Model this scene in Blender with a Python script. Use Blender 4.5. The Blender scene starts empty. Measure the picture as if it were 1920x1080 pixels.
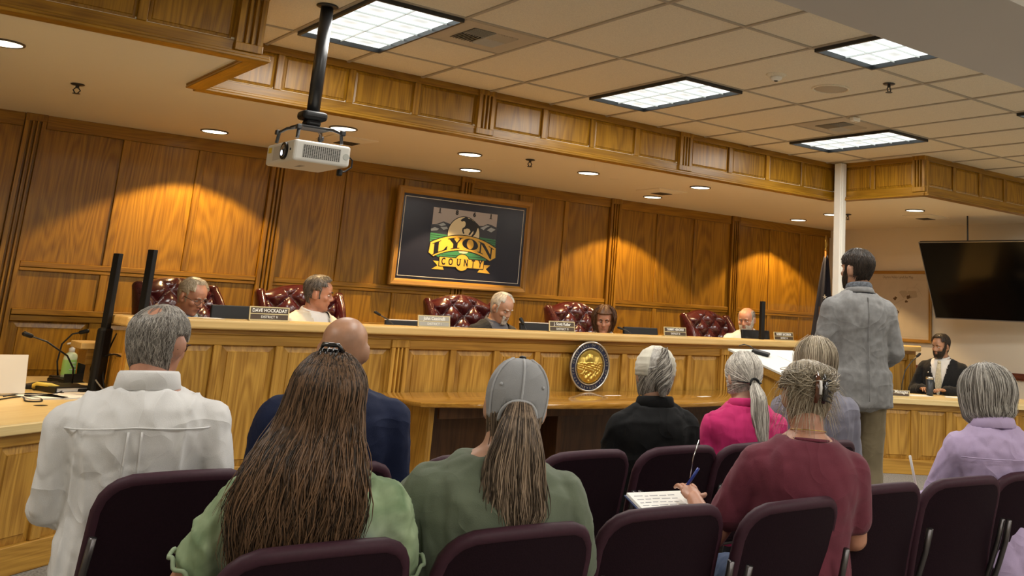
import bpy, bmesh, math, random
import numpy as np
from mathutils import Vector, Matrix, Euler

scene = bpy.context.scene
COL = scene.collection
rnd = random.Random(7)
PI = math.pi
rad = math.radians

# ------------------------------------------------------------------ camera
def _camera():
    yaw, pit, roll = 0.713962974, 0.219494474, 0.0538544507
    f, cx, cy = 1879.93932, 1289.92276, 176.533234
    c, s = math.cos, math.sin
    fw = Vector((s(yaw)*c(pit), c(yaw)*c(pit), s(pit)))
    rt = Vector((c(yaw), -s(yaw), 0))
    up = rt.cross(fw)
    r2 = c(roll)*rt + s(roll)*up
    u2 = -s(roll)*rt + c(roll)*up
    M = Matrix(((r2.x, u2.x, -fw.x, 0), (r2.y, u2.y, -fw.y, 0), (r2.z, u2.z, -fw.z, 1.35), (0, 0, 0, 1)))
    cam = bpy.data.objects.new('camera', bpy.data.cameras.new('camera'))
    COL.objects.link(cam)
    cam.matrix_world = M
    cam.data.sensor_width = 36
    cam.data.lens = f/1920*36
    cam.data.shift_x = (960-cx)/1920
    cam.data.shift_y = (cy-540)/1920
    cam.data.clip_start = 0.05
    scene.camera = cam
_camera()

# ------------------------------------------------------------------ view, world, light levels
scene.view_settings.view_transform = 'Standard'
scene.view_settings.look = 'None'
scene.view_settings.gamma = 1
scene.view_settings.use_curve_mapping = False
scene.view_settings.exposure = 0.5
w = bpy.data.worlds.new('world'); scene.world = w; w.use_nodes = True
w.node_tree.nodes['Background'].inputs[0].default_value = (0.9, 0.85, 0.8, 1)
w.node_tree.nodes['Background'].inputs[1].default_value = 0.05
TROFFER_EMIT = 0.62       # fluorescent diffusers of the ceiling lights
TROFFER_LAMP = 24.0      # watts of each fluorescent fitting
DOWN_SPOT = 135.0         # watts of each recessed downlight
scene.cycles.max_bounces = 6
scene.cycles.diffuse_bounces = 4
scene.cycles.glossy_bounces = 3
scene.cycles.sample_clamp_indirect = 4

# ------------------------------------------------------------------ mesh builder
class MB:
    def __init__(self):
        self.v = []; self.f = []; self.m = []
    def add(self, vs, fs, mi=0):
        n = len(self.v)
        self.v.extend([tuple(p) for p in vs])
        self.f.extend([tuple(i+n for i in f) for f in fs])
        self.m.extend([mi]*len(fs))
        return self
    def join(self, o):
        n = len(self.v)
        self.v.extend(o.v); self.f.extend([tuple(i+n for i in f) for f in o.f]); self.m.extend(o.m)
        return self
    def xf(self, fn):
        self.v = [tuple(fn(Vector(p))) for p in self.v]
        return self
    def box(self, c, s, rz=0, mi=0, M=None):
        x, y, z = s[0]/2, s[1]/2, s[2]/2
        R = M if M is not None else Matrix.Rotation(rz, 3, 'Z')
        ps = [R @ Vector(p) + Vector(c) for p in [(-x,-y,-z),(x,-y,-z),(x,y,-z),(-x,y,-z),(-x,-y,z),(x,-y,z),(x,y,z),(-x,y,z)]]
        return self.add(ps, [(3,2,1,0),(4,5,6,7),(0,1,5,4),(1,2,6,5),(2,3,7,6),(3,0,4,7)], mi)
    def bbox(self, a, b, mi=0):
        return self.box(((a[0]+b[0])/2,(a[1]+b[1])/2,(a[2]+b[2])/2), (abs(b[0]-a[0]),abs(b[1]-a[1]),abs(b[2]-a[2])), 0, mi)
    def rbox(self, c, s, bv=.006, rz=0, mi=0, M=None, seg=2):
        bm = bmesh.new(); bmesh.ops.create_cube(bm, size=1)
        for v in bm.verts: v.co = Vector((v.co.x*s[0], v.co.y*s[1], v.co.z*s[2]))
        bmesh.ops.bevel(bm, geom=bm.edges[:], offset=min(bv, min(s)*.49), segments=seg, affect='EDGES', profile=.5)
        R = M if M is not None else Matrix.Rotation(rz, 3, 'Z')
        bm.verts.index_update()
        self.add([R @ v.co + Vector(c) for v in bm.verts], [[v.index for v in f.verts] for f in bm.faces], mi)
        bm.free(); return self
    def ell(self, c, r, M=None, nu=14, nv=9, mi=0):
        R = M if M is not None else Matrix.Identity(3)
        vs = [R @ Vector((0,0,-r[2])) + Vector(c)]
        for j in range(1, nv):
            t = PI*j/nv
            for i in range(nu):
                a = 2*PI*i/nu
                vs.append(R @ Vector((r[0]*math.sin(t)*math.cos(a), r[1]*math.sin(t)*math.sin(a), -r[2]*math.cos(t))) + Vector(c))
        vs.append(R @ Vector((0,0,r[2])) + Vector(c))
        fs = [(0, 1+(i+1)%nu, 1+i) for i in range(nu)]
        for j in range(nv-2):
            for i in range(nu):
                a = 1+j*nu+i; b = 1+j*nu+(i+1)%nu
                fs.append((a, b, b+nu, a+nu))
        top = len(vs)-1; k = 1+(nv-2)*nu
        fs += [(k+i, k+(i+1)%nu, top) for i in range(nu)]
        return self.add(vs, fs, mi)
    def tube(self, pts, rr, n=10, mi=0, caps=True, flat=1.0, closed=False):
        pts = [Vector(p) for p in pts]
        if not hasattr(rr, '__len__'): rr = [rr]*len(pts)
        vs = []; fs = []; prev = None
        K = len(pts)
        for i, p in enumerate(pts):
            if closed: t = (pts[(i+1)%K]-pts[i-1])
            else: t = (pts[min(i+1,K-1)]-pts[max(i-1,0)])
            t.normalize()
            if prev is None:
                a = Vector((0,0,1)) if abs(t.z) < .9 else Vector((1,0,0))
                u = t.cross(a).normalized()
            else:
                u = (prev - t*prev.dot(t)).normalized()
            prev = u; w_ = t.cross(u)
            for k in range(n):
                a = 2*PI*k/n
                vs.append(p + rr[i]*(math.cos(a)*u + flat*math.sin(a)*w_))
        for i in range(K if closed else K-1):
            for k in range(n):
                a = i*n+k; b = i*n+(k+1)%n; c = ((i+1)%K)*n+(k+1)%n; d = ((i+1)%K)*n+k
                fs.append((a,b,c,d))
        if caps and not closed:
            fs.append(tuple(range(n-1,-1,-1))); fs.append(tuple((K-1)*n+k for k in range(n)))
        return self.add(vs, fs, mi)
    def cap(self, a, b, ra, rb, n=12):       # round-ended tapered limb
        a = Vector(a); b = Vector(b); d = (b-a).normalized(); L = (b-a).length
        P = []; R = []
        for t in (-.98,-.8,-.45): P.append(a+d*ra*t); R.append(ra*math.sqrt(max(1-t*t,.01)))
        for k in range(5): t = k/4; P.append(a+d*L*t); R.append(ra+(rb-ra)*t)
        for t in (.45,.8,.98): P.append(b+d*rb*t); R.append(rb*math.sqrt(max(1-t*t,.01)))
        return self.tube(P, R, n)
    def loft(self, rings, caps=True, mi=0):
        n = len(rings[0]); vs = [p for r in rings for p in r]; fs = []
        for i in range(len(rings)-1):
            for k in range(n):
                fs.append((i*n+k, i*n+(k+1)%n, (i+1)*n+(k+1)%n, (i+1)*n+k))
        if caps:
            fs.append(tuple(range(n-1,-1,-1))); fs.append(tuple((len(rings)-1)*n+k for k in range(n)))
        return self.add(vs, fs, mi)
    def prism(self, poly, z0, z1, mi=0):     # polygon (x,y) extruded in z
        n = len(poly)
        area = sum(poly[i][0]*poly[(i+1)%n][1]-poly[(i+1)%n][0]*poly[i][1] for i in range(n))
        if area < 0: poly = poly[::-1]
        vs = [(x,y,z0) for x,y in poly]+[(x,y,z1) for x,y in poly]
        fs = [tuple(range(n-1,-1,-1)), tuple(range(n,2*n))]+[(i,(i+1)%n,n+(i+1)%n,n+i) for i in range(n)]
        return self.add(vs, fs, mi)
    def prism_xz(self, poly, y0, y1, mi=0):  # polygon (x,z) extruded in y (y0 is the side seen from -Y)
        b = MB().prism(poly, -y1, -y0)
        b.v = [(x, -z, y) for x, y, z in b.v]
        n = len(self.v); self.v.extend(b.v); self.f.extend([tuple(i+n for i in f) for f in b.f]); self.m.extend([mi]*len(b.f))
        return self
    def mesh(self, name, smooth=False):
        me = bpy.data.meshes.new(name)
        me.from_pydata(self.v, [], self.f)
        if any(self.m): me.polygons.foreach_set('material_index', self.m)
        if smooth: me.polygons.foreach_set('use_smooth', [True]*len(me.polygons))
        me.update()
        return me

def link(name, me, mats=None, parent=None, loc=None, rz=0):
    if mats is not None and len(me.materials) == 0:
        for m in (mats if isinstance(mats, (list, tuple)) else [mats]): me.materials.append(m)
    o = bpy.data.objects.new(name, me); COL.objects.link(o)
    if parent is not None: o.parent = parent
    if loc is not None: o.location = loc
    if rz: o.rotation_euler = (0, 0, rz)
    return o
def obj(name, mb, mats, parent=None, loc=None, rz=0, smooth=False):
    return link(name, mb.mesh(name, smooth), mats, parent, loc, rz)
def auto_smooth(o, deg=40):
    me = o.data
    me.polygons.foreach_set('use_smooth', [True]*len(me.polygons))
    bm = bmesh.new(); bm.from_mesh(me)
    for e in bm.edges:
        e.smooth = not (len(e.link_faces) == 2 and e.calc_face_angle(0) > rad(deg))
    bm.to_mesh(me); bm.free()
    return o
def tag(o, label=None, cat=None, group=None, kind=None):
    if label: o['label'] = label
    if cat: o['category'] = cat
    if group: o['group'] = group
    if kind: o['kind'] = kind
    return o
def thing(name, label, cat, loc=(0,0,0), rz=0, group=None):
    o = bpy.data.objects.new(name, None); COL.objects.link(o)
    o.empty_display_size = .1
    o.location = loc; o.rotation_euler = (0,0,rz)
    return tag(o, label, cat, group)
def struct(name, mb, mats):
    o = obj(name, mb, mats); o['kind'] = 'structure'; return o
def struct_empty(name, loc=(0,0,0)):
    o = bpy.data.objects.new(name, None); COL.objects.link(o); o.location = loc; o['kind'] = 'structure'; return o
def kids(o): return [c for c in bpy.data.objects if c.parent == o]
def dup(root, loc, rz, label, group=None):
    r = root.copy(); COL.objects.link(r); r.location = loc; r.rotation_euler = (0,0,rz)
    r['label'] = label
    if group: r['group'] = group
    for ch in list(root.children):
        c = ch.copy(); COL.objects.link(c); c.parent = r
        for g in list(ch.children):
            d = g.copy(); COL.objects.link(d); d.parent = c
    return r

# ------------------------------------------------------------------ materials
def newmat(name):
    m = bpy.data.materials.new(name); m.use_nodes = True
    return m, m.node_tree, m.node_tree.nodes['Principled BSDF']
def srgb(r, g, b):
    return tuple(((c/255)/12.92 if c/255 <= .04045 else ((c/255+.055)/1.055)**2.4) for c in (r,g,b))+(1,)
def plain(name, col, rough=.5, metal=0, spec=.5, noise=0, nscale=30, bump=0, bscale=60, coat=0, sheen=0):
    m, nt, b = newmat(name)
    b.inputs['Base Color'].default_value = col
    b.inputs['Roughness'].default_value = rough
    b.inputs['Metallic'].default_value = metal
    b.inputs['Specular IOR Level'].default_value = spec
    b.inputs['Coat Weight'].default_value = coat
    b.inputs['Sheen Weight'].default_value = sheen
    tc = None
    if noise or bump:
        tc = nt.nodes.new('ShaderNodeTexCoord')
    if noise:
        n = nt.nodes.new('ShaderNodeTexNoise'); n.inputs['Scale'].default_value = nscale; n.inputs['Detail'].default_value = 5
        nt.links.new(tc.outputs['Object'], n.inputs['Vector'])
        mr = nt.nodes.new('ShaderNodeMapRange')
        mr.inputs['From Min'].default_value = .3; mr.inputs['From Max'].default_value = .7
        mr.inputs['To Min'].default_value = 1-noise; mr.inputs['To Max'].default_value = 1+noise*.6
        nt.links.new(n.outputs['Fac'], mr.inputs['Value'])
        mx = nt.nodes.new('ShaderNodeMix'); mx.data_type = 'RGBA'; mx.blend_type = 'MULTIPLY'; mx.inputs['Factor'].default_value = 1
        mx.inputs['A'].default_value = col
        nt.links.new(mr.outputs['Result'], mx.inputs['B'])
        nt.links.new(mx.outputs['Result'], b.inputs['Base Color'])
    if bump:
        n2 = nt.nodes.new('ShaderNodeTexNoise'); n2.inputs['Scale'].default_value = bscale; n2.inputs['Detail'].default_value = 4
        nt.links.new(tc.outputs['Object'], n2.inputs['Vector'])
        bp = nt.nodes.new('ShaderNodeBump'); bp.inputs['Strength'].default_value = bump; bp.inputs['Distance'].default_value = .01
        nt.links.new(n2.outputs['Fac'], bp.inputs['Height']); nt.links.new(bp.outputs['Normal'], b.inputs['Normal'])
    return m
def emit(name, col, strength):
    m, nt, b = newmat(name)
    b.inputs['Base Color'].default_value = (.8,.8,.8,1)
    b.inputs['Emission Color'].default_value = col
    b.inputs['Emission Strength'].default_value = strength
    return m
def oak(name, axis, light=(0.52,0.285,0.048,1), dark=(0.27,0.125,0.015,1), rough=.36, cath=1.0):
    m, nt, b = newmat(name)
    N = nt.nodes.new; L = nt.links.new
    tc = N('ShaderNodeTexCoord'); oi = N('ShaderNodeObjectInfo')
    add = N('ShaderNodeVectorMath'); add.operation = 'MULTIPLY_ADD'
    comb = N('ShaderNodeCombineXYZ')
    for i in range(3): L(oi.outputs['Random'], comb.inputs[i])
    L(comb.outputs[0], add.inputs[0]); add.inputs[1].default_value = (37,23,51)
    L(tc.outputs['Object'], add.inputs[2])
    def mapped(a, c):
        mp = N('ShaderNodeMapping'); s = [a,a,a]; s['xyz'.index(axis)] = c
        mp.inputs['Scale'].default_value = s; L(add.outputs[0], mp.inputs['Vector']); return mp
    mp1 = mapped(4.2, .55)
    n1 = N('ShaderNodeTexNoise'); n1.inputs['Scale'].default_value = 1; n1.inputs['Detail'].default_value = 1.5; n1.inputs['Roughness'].default_value = .45
    L(mp1.outputs[0], n1.inputs['Vector'])
    mu = N('ShaderNodeMath'); mu.operation = 'MULTIPLY'; mu.inputs[1].default_value = 95
    L(n1.outputs['Fac'], mu.inputs[0])
    si = N('ShaderNodeMath'); si.operation = 'SINE'; L(mu.outputs[0], si.inputs[0])
    mp2 = mapped(120, 2.5)
    n2 = N('ShaderNodeTexNoise'); n2.inputs['Scale'].default_value = 1; n2.inputs['Detail'].default_value = 3
    L(mp2.outputs[0], n2.inputs['Vector'])
    mp3 = mapped(9, .5)
    n3 = N('ShaderNodeTexNoise'); n3.inputs['Scale'].default_value = 1; n3.inputs['Detail'].default_value = 2
    L(mp3.outputs[0], n3.inputs['Vector'])
    # fac = .5 + .16*sin + .7*(fine-.5) + .6*(broad-.5)
    a1 = N('ShaderNodeMath'); a1.operation = 'MULTIPLY_ADD'; L(si.outputs[0], a1.inputs[0]); a1.inputs[1].default_value = -.125*cath; a1.inputs[2].default_value = -.15
    a2 = N('ShaderNodeMath'); a2.operation = 'MULTIPLY_ADD'; L(n2.outputs['Fac'], a2.inputs[0]); a2.inputs[1].default_value = .75; L(a1.outputs[0], a2.inputs[2])
    a3 = N('ShaderNodeMath'); a3.operation = 'MULTIPLY_ADD'; L(n3.outputs['Fac'], a3.inputs[0]); a3.inputs[1].default_value = .55; L(a2.outputs[0], a3.inputs[2])
    cr = N('ShaderNodeValToRGB'); cr.color_ramp.elements[0].position = .22; cr.color_ramp.elements[1].position = .72
    cr.color_ramp.elements[0].color = dark; cr.color_ramp.elements[1].color = light
    L(a3.outputs[0], cr.inputs['Fac'])
    hsv = N('ShaderNodeHueSaturation')
    vr = N('ShaderNodeMapRange'); vr.inputs['To Min'].default_value = .88; vr.inputs['To Max'].default_value = 1.1
    L(oi.outputs['Random'], vr.inputs['Value']); L(vr.outputs[0], hsv.inputs['Value'])
    L(cr.outputs[0], hsv.inputs['Color']); L(hsv.outputs[0], b.inputs['Base Color'])
    b.inputs['Roughness'].default_value = rough
    b.inputs['Specular IOR Level'].default_value = .45
    bp = N('ShaderNodeBump'); bp.inputs['Strength'].default_value = .08; bp.inputs['Distance'].default_value = .004
    L(a3.outputs[0], bp.inputs['Height']); L(bp.outputs[0], b.inputs['Normal'])
    return m
WL, WD = (.41,.205,.014,1), (.20,.088,.005,1)  # oak tones lowered to put the dimmer light into the colour
OAK_WV = oak('wall_oak_dimmed_vertical', 'z', WL, WD, .33); OAK_WH = oak('wall_oak_dimmed_horizontal', 'x', WL, WD, .33, .6)
OAK_V = oak('oak_vertical', 'z'); OAK_H = oak('oak_horizontal', 'x', cath=.6); OAK_Y = oak('oak_depthwise', 'y', cath=.6)
OAK_T = oak('oak_tabletop', 'x', light=(.40,.20,.035,1), dark=(.22,.095,.012,1), rough=.09, cath=.5)
OAK_TOP = oak('oak_worktop', 'x', light=(.68,.48,.20,1), dark=(.52,.33,.11,1), rough=.38, cath=.5)
OAK_PALE = oak('oak_frame', 'x', light=(.54,.29,.055,1), dark=(.32,.15,.025,1), rough=.35, cath=.4)
OAK_SHADE = oak('oak_under_table_shade', 'z', light=(.10,.04,.012,1), dark=(.05,.018,.005,1))  # oak darkened to paint the shade under the table
PLASTER = plain('plaster', (.86,.79,.64,1), .85, bump=.05, bscale=120)
WALLPAINT = plain('wall_paint', (.85,.79,.66,1), .8, bump=.05, bscale=150)
BULK = plain('bulkhead_paint', (.62,.58,.52,1), .8, bump=.04, bscale=100)
TILE = plain('mineral_tile', (.82,.73,.55,1), .9, noise=.12, nscale=160, bump=.25, bscale=220)
GRID = plain('grid_metal', (.42,.36,.27,1), .5)
CARPET = plain('carpet', (.30,.28,.25,1), .95, noise=.5, nscale=90, bump=.6, bscale=260, spec=.1)
WHITEP = plain('white_paint', (.84,.82,.74,1), .4)
WHITE = plain('white_plastic', (.75,.73,.68,1), .4)
BLACK = plain('black_plastic', (.007,.007,.0075,1), .45, spec=.3)
BLACKM = plain('black_metal', (.015,.015,.016,1), .35, spec=.6)
DARKGAP = plain('dark_gap', (.01,.009,.008,1), .8)
CHROME = plain('chrome', (.6,.6,.6,1), .22, metal=1)
TUBE = plain('grey_tube_metal', (.13,.12,.12,1), .35, metal=.9)
PLUM = plain('plum_fabric', (.012,.0035,.007,1), .8, noise=.2, nscale=150, bump=.15, bscale=300, spec=.15)
PLUMRIM = plain('plum_rim', (.042,.012,.022,1), .6, noise=.15, nscale=120, spec=.3)
LEATHER = plain('oxblood_leather', (.060,.0075,.009,1), .22, spec=.6, noise=.25, nscale=25, bump=.08, bscale=120, coat=.25)
SCREENK = plain('black_screen', (.003,.003,.0035,1), .15, spec=.22)
PAPER = plain('paper', (.82,.80,.75,1), .7)
BRASS = plain('gold', (.55,.38,.10,1), .3, metal=1, bump=.0)
GLASS, _nt, _b = newmat('clear_acrylic')
_b.inputs['Base Color'].default_value = (.95,.97,.97,1); _b.inputs['Roughness'].default_value = .03
_b.inputs['Transmission Weight'].default_value = 1; _b.inputs['IOR'].default_value = 1.12

# ------------------------------------------------------------------ panelled joinery pieces
_cache = {}
def cached(key, fn):
    if key not in _cache: _cache[key] = fn()
    return _cache[key]
def r4(*a): return tuple(round(x, 4) for x in a)
def bar_mesh(sx, sy, sz, bv=.004):
    return MB().rbox((0,0,0), (sx,sy,sz), bv, seg=1).mesh('bar')
def piece(parent, name, x0, x1, y0, y1, z0, z1, mat, bv=.004):
    s = r4(abs(x1-x0), abs(y1-y0), abs(z1-z0))
    me = cached(('bar', s, mat.name, bv), lambda: bar_mesh(*s, bv))
    return link(name, me, mat, parent, ((x0+x1)/2, (y0+y1)/2, (z0+z1)/2))
def stile(p, x0, x1, yf, yb, z0, z1, name='stile'): return piece(p, name, x0, x1, yf, yb, z0, z1, OAK_V)
def rail(p, x0, x1, yf, yb, z0, z1, name='rail'): return piece(p, name, x0, x1, yf, yb, z0, z1, OAK_H)
def raised_mesh(w, h, inset, rise):
    a, b = w/2, h/2; c, d = a-inset, b-inset; e, f = c-.004, d-.004
    vs = [(-a,0,-b),(a,0,-b),(a,0,b),(-a,0,b),(-c,-rise*.55,-d),(c,-rise*.55,-d),(c,-rise*.55,d),(-c,-rise*.55,d),
          (-e,-rise,-f),(e,-rise,-f),(e,-rise,f),(-e,-rise,f)]
    fs = [(8,9,10,11)]
    for k in range(4):
        fs.append((k,(k+1)%4,4+(k+1)%4,4+k)); fs.append((4+k,4+(k+1)%4,8+(k+1)%4,8+k))
    return MB().add(vs, fs).mesh('panel')
def raised(p, x0, x1, z0, z1, y, inset=.045, rise=.016):
    w, h = r4(x1-x0, z1-z0)
    me = cached(('raised', w, h, inset, rise, OAK_V.name), lambda: raised_mesh(w, h, inset, rise))
    return link('panel', me, OAK_V, p, ((x0+x1)/2, y, (z0+z1)/2))
def flat_panel(p, x0, x1, z0, z1, y):
    return piece(p, 'panel', x0, x1, y-.006, y+.006, z0, z1, OAK_V, .002)
def flute_mesh(w, d, h, n):
    pts = [(-w/2, 0), (-w/2, -d)]
    m = w*.16; g = (w-2*m)/n
    for k in range(n):
        a = -w/2+m+k*g+g*.18; b = -w/2+m+(k+1)*g-g*.18
        pts += [(a,-d), (a+(b-a)*.25,-d*.45), (a+(b-a)*.75,-d*.45), (b,-d)]
    pts += [(w/2,-d), (w/2, 0)]
    return MB().prism(pts, -h/2, h/2).mesh('pilaster')
def pilaster(p, xc, w, y, d, z0, z1, n=3, cap=.07):
    h = round(z1-z0-2*cap, 4)
    me = cached(('flute', round(w,4), d, h, n, OAK_V.name), lambda: flute_mesh(w, d, h, n))
    o = link('pilaster', me, OAK_V, p, (xc, y, (z0+z1)/2))
    if cap > 0:
        for a, b in ((z0, z0+cap), (z1-cap, z1)):
            piece(o, 'pilaster_block', -w/2-.004, w/2+.004, -d-.004, 0, a-(z0+z1)/2, b-(z0+z1)/2, OAK_V)
    return o

# ------------------------------------------------------------------ room shell
struct('floor', MB().bbox((-2.6,-4.1,-.1), (11.5,9.85,0)), CARPET)
struct('wall_left', MB().bbox((-2.7,-4.1,0), (-2.6,9.85,3.2)), WALLPAINT)
struct('wall_front', MB().bbox((-2.7,-4.2,0), (11.5,-4.1,3.2)), WALLPAINT)
struct('wall_right', MB().bbox((11.3,-4.1,0), (11.4,9.85,3.2)), WALLPAINT)
_r = MB()
_r.bbox((11.27,-4,.83),(11.3,9.6,.85)).bbox((11.255,-4,.85),(11.3,9.6,.885)).bbox((11.27,-4,.885),(11.3,9.6,.91))
DARKRAIL = plain('dark_chair_rail', (.16,.045,.025,1), .4)
struct('trim_6', _r, DARKRAIL)
struct('baseboard_right', MB().bbox((11.28,-4,0),(11.3,9.6,.1)), DARKRAIL)

_ov, _oh = OAK_V, OAK_H
OAK_V, OAK_H = OAK_WV, OAK_WH     # same oak, its colour darkened on wall and fascias where less light falls
# back wall: oak panelling in bays between fluted pilasters
wb = struct('wall_back', MB().bbox((-2.6,9.72,0), (11.4,9.85,3.2)), OAK_V)
PX = [-.70, 1.31, 3.32, 5.32, 7.34, 9.36, 11.37]
for i, x in enumerate(PX[:-1]): pilaster(wb, x, .15, 9.72, .055, 0, 2.71, 3, .06)
for i in range(6):
    a, b = PX[i]+.079, PX[i+1]-.079
    if i == 5: b = 11.298
    rail(wb, a, b, 9.685, 9.72, 2.60, 2.71)
    rail(wb, a, b, 9.68, 9.72, 1.475, 1.52)
    rail(wb, a, b, 9.685, 9.72, 1.445, 1.473)
    rail(wb, a, b, 9.655, 9.72, 1.10, 1.145, 'cap_rail')
    rail(wb, a, b, 9.675, 9.72, 1.05, 1.098)
    rail(wb, a, b, 9.685, 9.72, .50, .62)
    rail(wb, a, b, 9.68, 9.72, 0, .14, 'base_rail')
    t = (b-a)/3
    for k in range(3):
        x0, x1 = a+k*t, a+(k+1)*t
        if k > 0:
            stile(wb, x0-.03, x0+.03, 9.688, 9.72, 1.52, 2.60)
            stile(wb, x0-.03, x0+.03, 9.688, 9.72, 1.145, 1.445)
            stile(wb, x0-.05, x0+.05, 9.688, 9.72, .62, 1.05)
        u0 = x0+(.03 if k else .0); u1 = x1-(.03 if k < 2 else .0)
        flat_panel(wb, u0, u1, 1.52, 2.60, 9.713)
        flat_panel(wb, u0, u1, 1.145, 1.445, 9.713)
        raised(wb, x0+(.05 if k else .02), x1-(.05 if k < 2 else .02), .62, 1.05, 9.718, .05, .024)
        flat_panel(wb, u0, u1, .14, .50, 9.713)

# plain low ceiling over the dais, and the painted beam overhead
_s = MB().bbox((-2.6,7.22,2.71),(11.3,9.72,2.80)).bbox((-2.6,6.0,2.71),(1.8,7.22,2.80)).bbox((8.47,6.02,2.71),(11.3,7.22,2.80))
sof = struct('ceiling_soffit', _s, PLASTER)
struct('ceiling_beam', MB().bbox((-2.6,2.11,2.69),(11.3,2.858,3.2)), BULK)

# oak fascias hanging from the tiled ceiling
def fascia(name, loc, rz, L, pils, first=None, trim=(0,0)):
    o = struct_empty(name, loc); o.rotation_euler = (0,0,rz)
    z0, z1 = 2.708, 3.10
    piece(o, 'backing_board', 0, L, .012, .05, z0, z1, OAK_V)
    rail(o, 0, L, -.012, .012, z1-.06, z1)
    rail(o, 0, L, -.012, .012, z0, z0+.075)
    t0, t1 = -trim[0], L+trim[1]
    rail(o, t0, t1, -.040, .06, z0-.010, z0+.010, 'bottom_moulding')
    rail(o, t0, t1, -.055, .06, z0-.028, z0-.010, 'bottom_moulding')
    edges = [0]+[p for p in pils]+[L]
    for p in pils: pilaster(o, p, .15, .012, .045, z0+.014, z1, 3, .05)
    for i in range(len(edges)-1):
        a = edges[i]+(.077 if edges[i] in pils else 0); b = edges[i+1]-(.077 if edges[i+1] in pils else 0)
        if b-a < .15: continue
        n = max(1, round((b-a)/.51)); t = (b-a)/n
        for k in range(n):
            x0, x1 = a+k*t, a+(k+1)*t
            if k: stile(o, x0-.025, x0+.025, -.011, .012, z0+.075, z1-.06)
            raised(o, x0+(.025 if k else .01), x1-(.025 if k < n-1 else .01), z0+.075, z1-.06, .012, .022, .012)
    return o
fascia('trim_1', (1.84,7.21,0), 0, 6.62, [2.21, 4.40])                          # over the dais
fascia('trim_2', (-2.55,5.99,0), 0, 4.40, [2.2, 4.32], trim=(0,.045))            # left, nearer the room
fascia('trim_3', (1.835,6.0,0), PI/2, 1.2, [])                                   # left return, faces +X
fascia('trim_4', (8.455,7.2,0), -PI/2, 1.2, [1.12])                              # right return, faces -X
fascia('trim_5', (8.47,6.01,0), 0, 2.82, [2.5], trim=(.045,0))                    # right, nearer the room

OAK_V, OAK_H = _ov, _oh
_cache.clear()

# tiled ceiling: every tile and grid bar is a piece of its own
ceil = struct('ceiling', MB().bbox((-2.6,-4.1,3.11),(11.4,9.85,3.2)), DARKGAP)
GX0, GP = 4.672-.605*12, .605
GX = [GX0+GP*i for i in range(0, 24)]
YR = [4.197-1.229*k for k in range(6,-1,-1)]+[5.426, 6.655, 7.2]
LIGHTS = [(2.862-.605, 5.426), (4.672, 5.426), (7.092, 5.426), (4.672, 2.968), (7.092, 2.968), (2.252, 2.968)]
LIGHTS_B = [(.437, -.719), (2.857, -.719), (5.277, -.719), (7.697, -.719), (-.773, 2.968), (9.512, 2.968), (.437,-3.177), (2.857,-3.177), (5.277,-3.177)]
HALF = {(3.462, 5.426): 1, (6.487, 5.426): 1}      # 2x2 vents beside a 2x2 tile
def near(a, b): return abs(a[0]-b[0]) < .05 and abs(a[1]-b[1]) < .05
tile_small = lambda w, d: cached(('tile', round(w,3), round(d,3)), lambda: MB().rbox((0,0,0),(w,d,.018),.004,seg=1).mesh('ceiling_tile'))
XL, XH = -2.6, 11.3
for j in range(len(YR)-1):
    y0, y1 = YR[j], YR[j+1]
    for i in range(len(GX)-1):
        x0, x1 = max(GX[i], XL), min(GX[i+1], XH)
        if x1-x0 < .05: continue
        if y0 > 6.6 and (x1 < 1.9 or x0 > 8.4): continue
        if y0 > 6.6: x0, x1 = max(x0, 1.80), min(x1, 8.46)
        if any(near((GX[i], y0), l) for l in LIGHTS+LIGHTS_B): continue
        if y1 < 2.2 and (x0 < -.2 or x0 > 8.3): pass
        yy = y1
        if (near((GX[i], y0), (2.857, 5.426))): y0t, yy = y0+.61, y1     # vent in the first half
        elif near((GX[i], y0), (6.487, 5.426)): y0t, yy = y0+.61, y1
        else: y0t = y0
        me = tile_small(x1-x0-.02, yy-y0t-.02)
        link('ceiling_tile', me, TILE, ceil, ((x0+x1)/2, (y0t+yy)/2, 3.10+rnd.uniform(-.001,.001)))
for x in GX:
    if XL < x < XH: piece(ceil, 'grid_bar', x-.012, x+.012, -4.0, 7.2, 3.083, 3.098, GRID, .002)
for j, y in enumerate(YR[:-1]): piece(ceil, 'grid_bar', XL, XH, y-.012, y+.012, 3.0835, 3.0985, GRID, .002)
for x, y in ((2.857, 6.036), (6.487, 6.036)): piece(ceil, 'grid_bar', x+.012, x+.593, y-.012, y+.012, 3.0832, 3.0982, GRID, .002)

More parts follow.
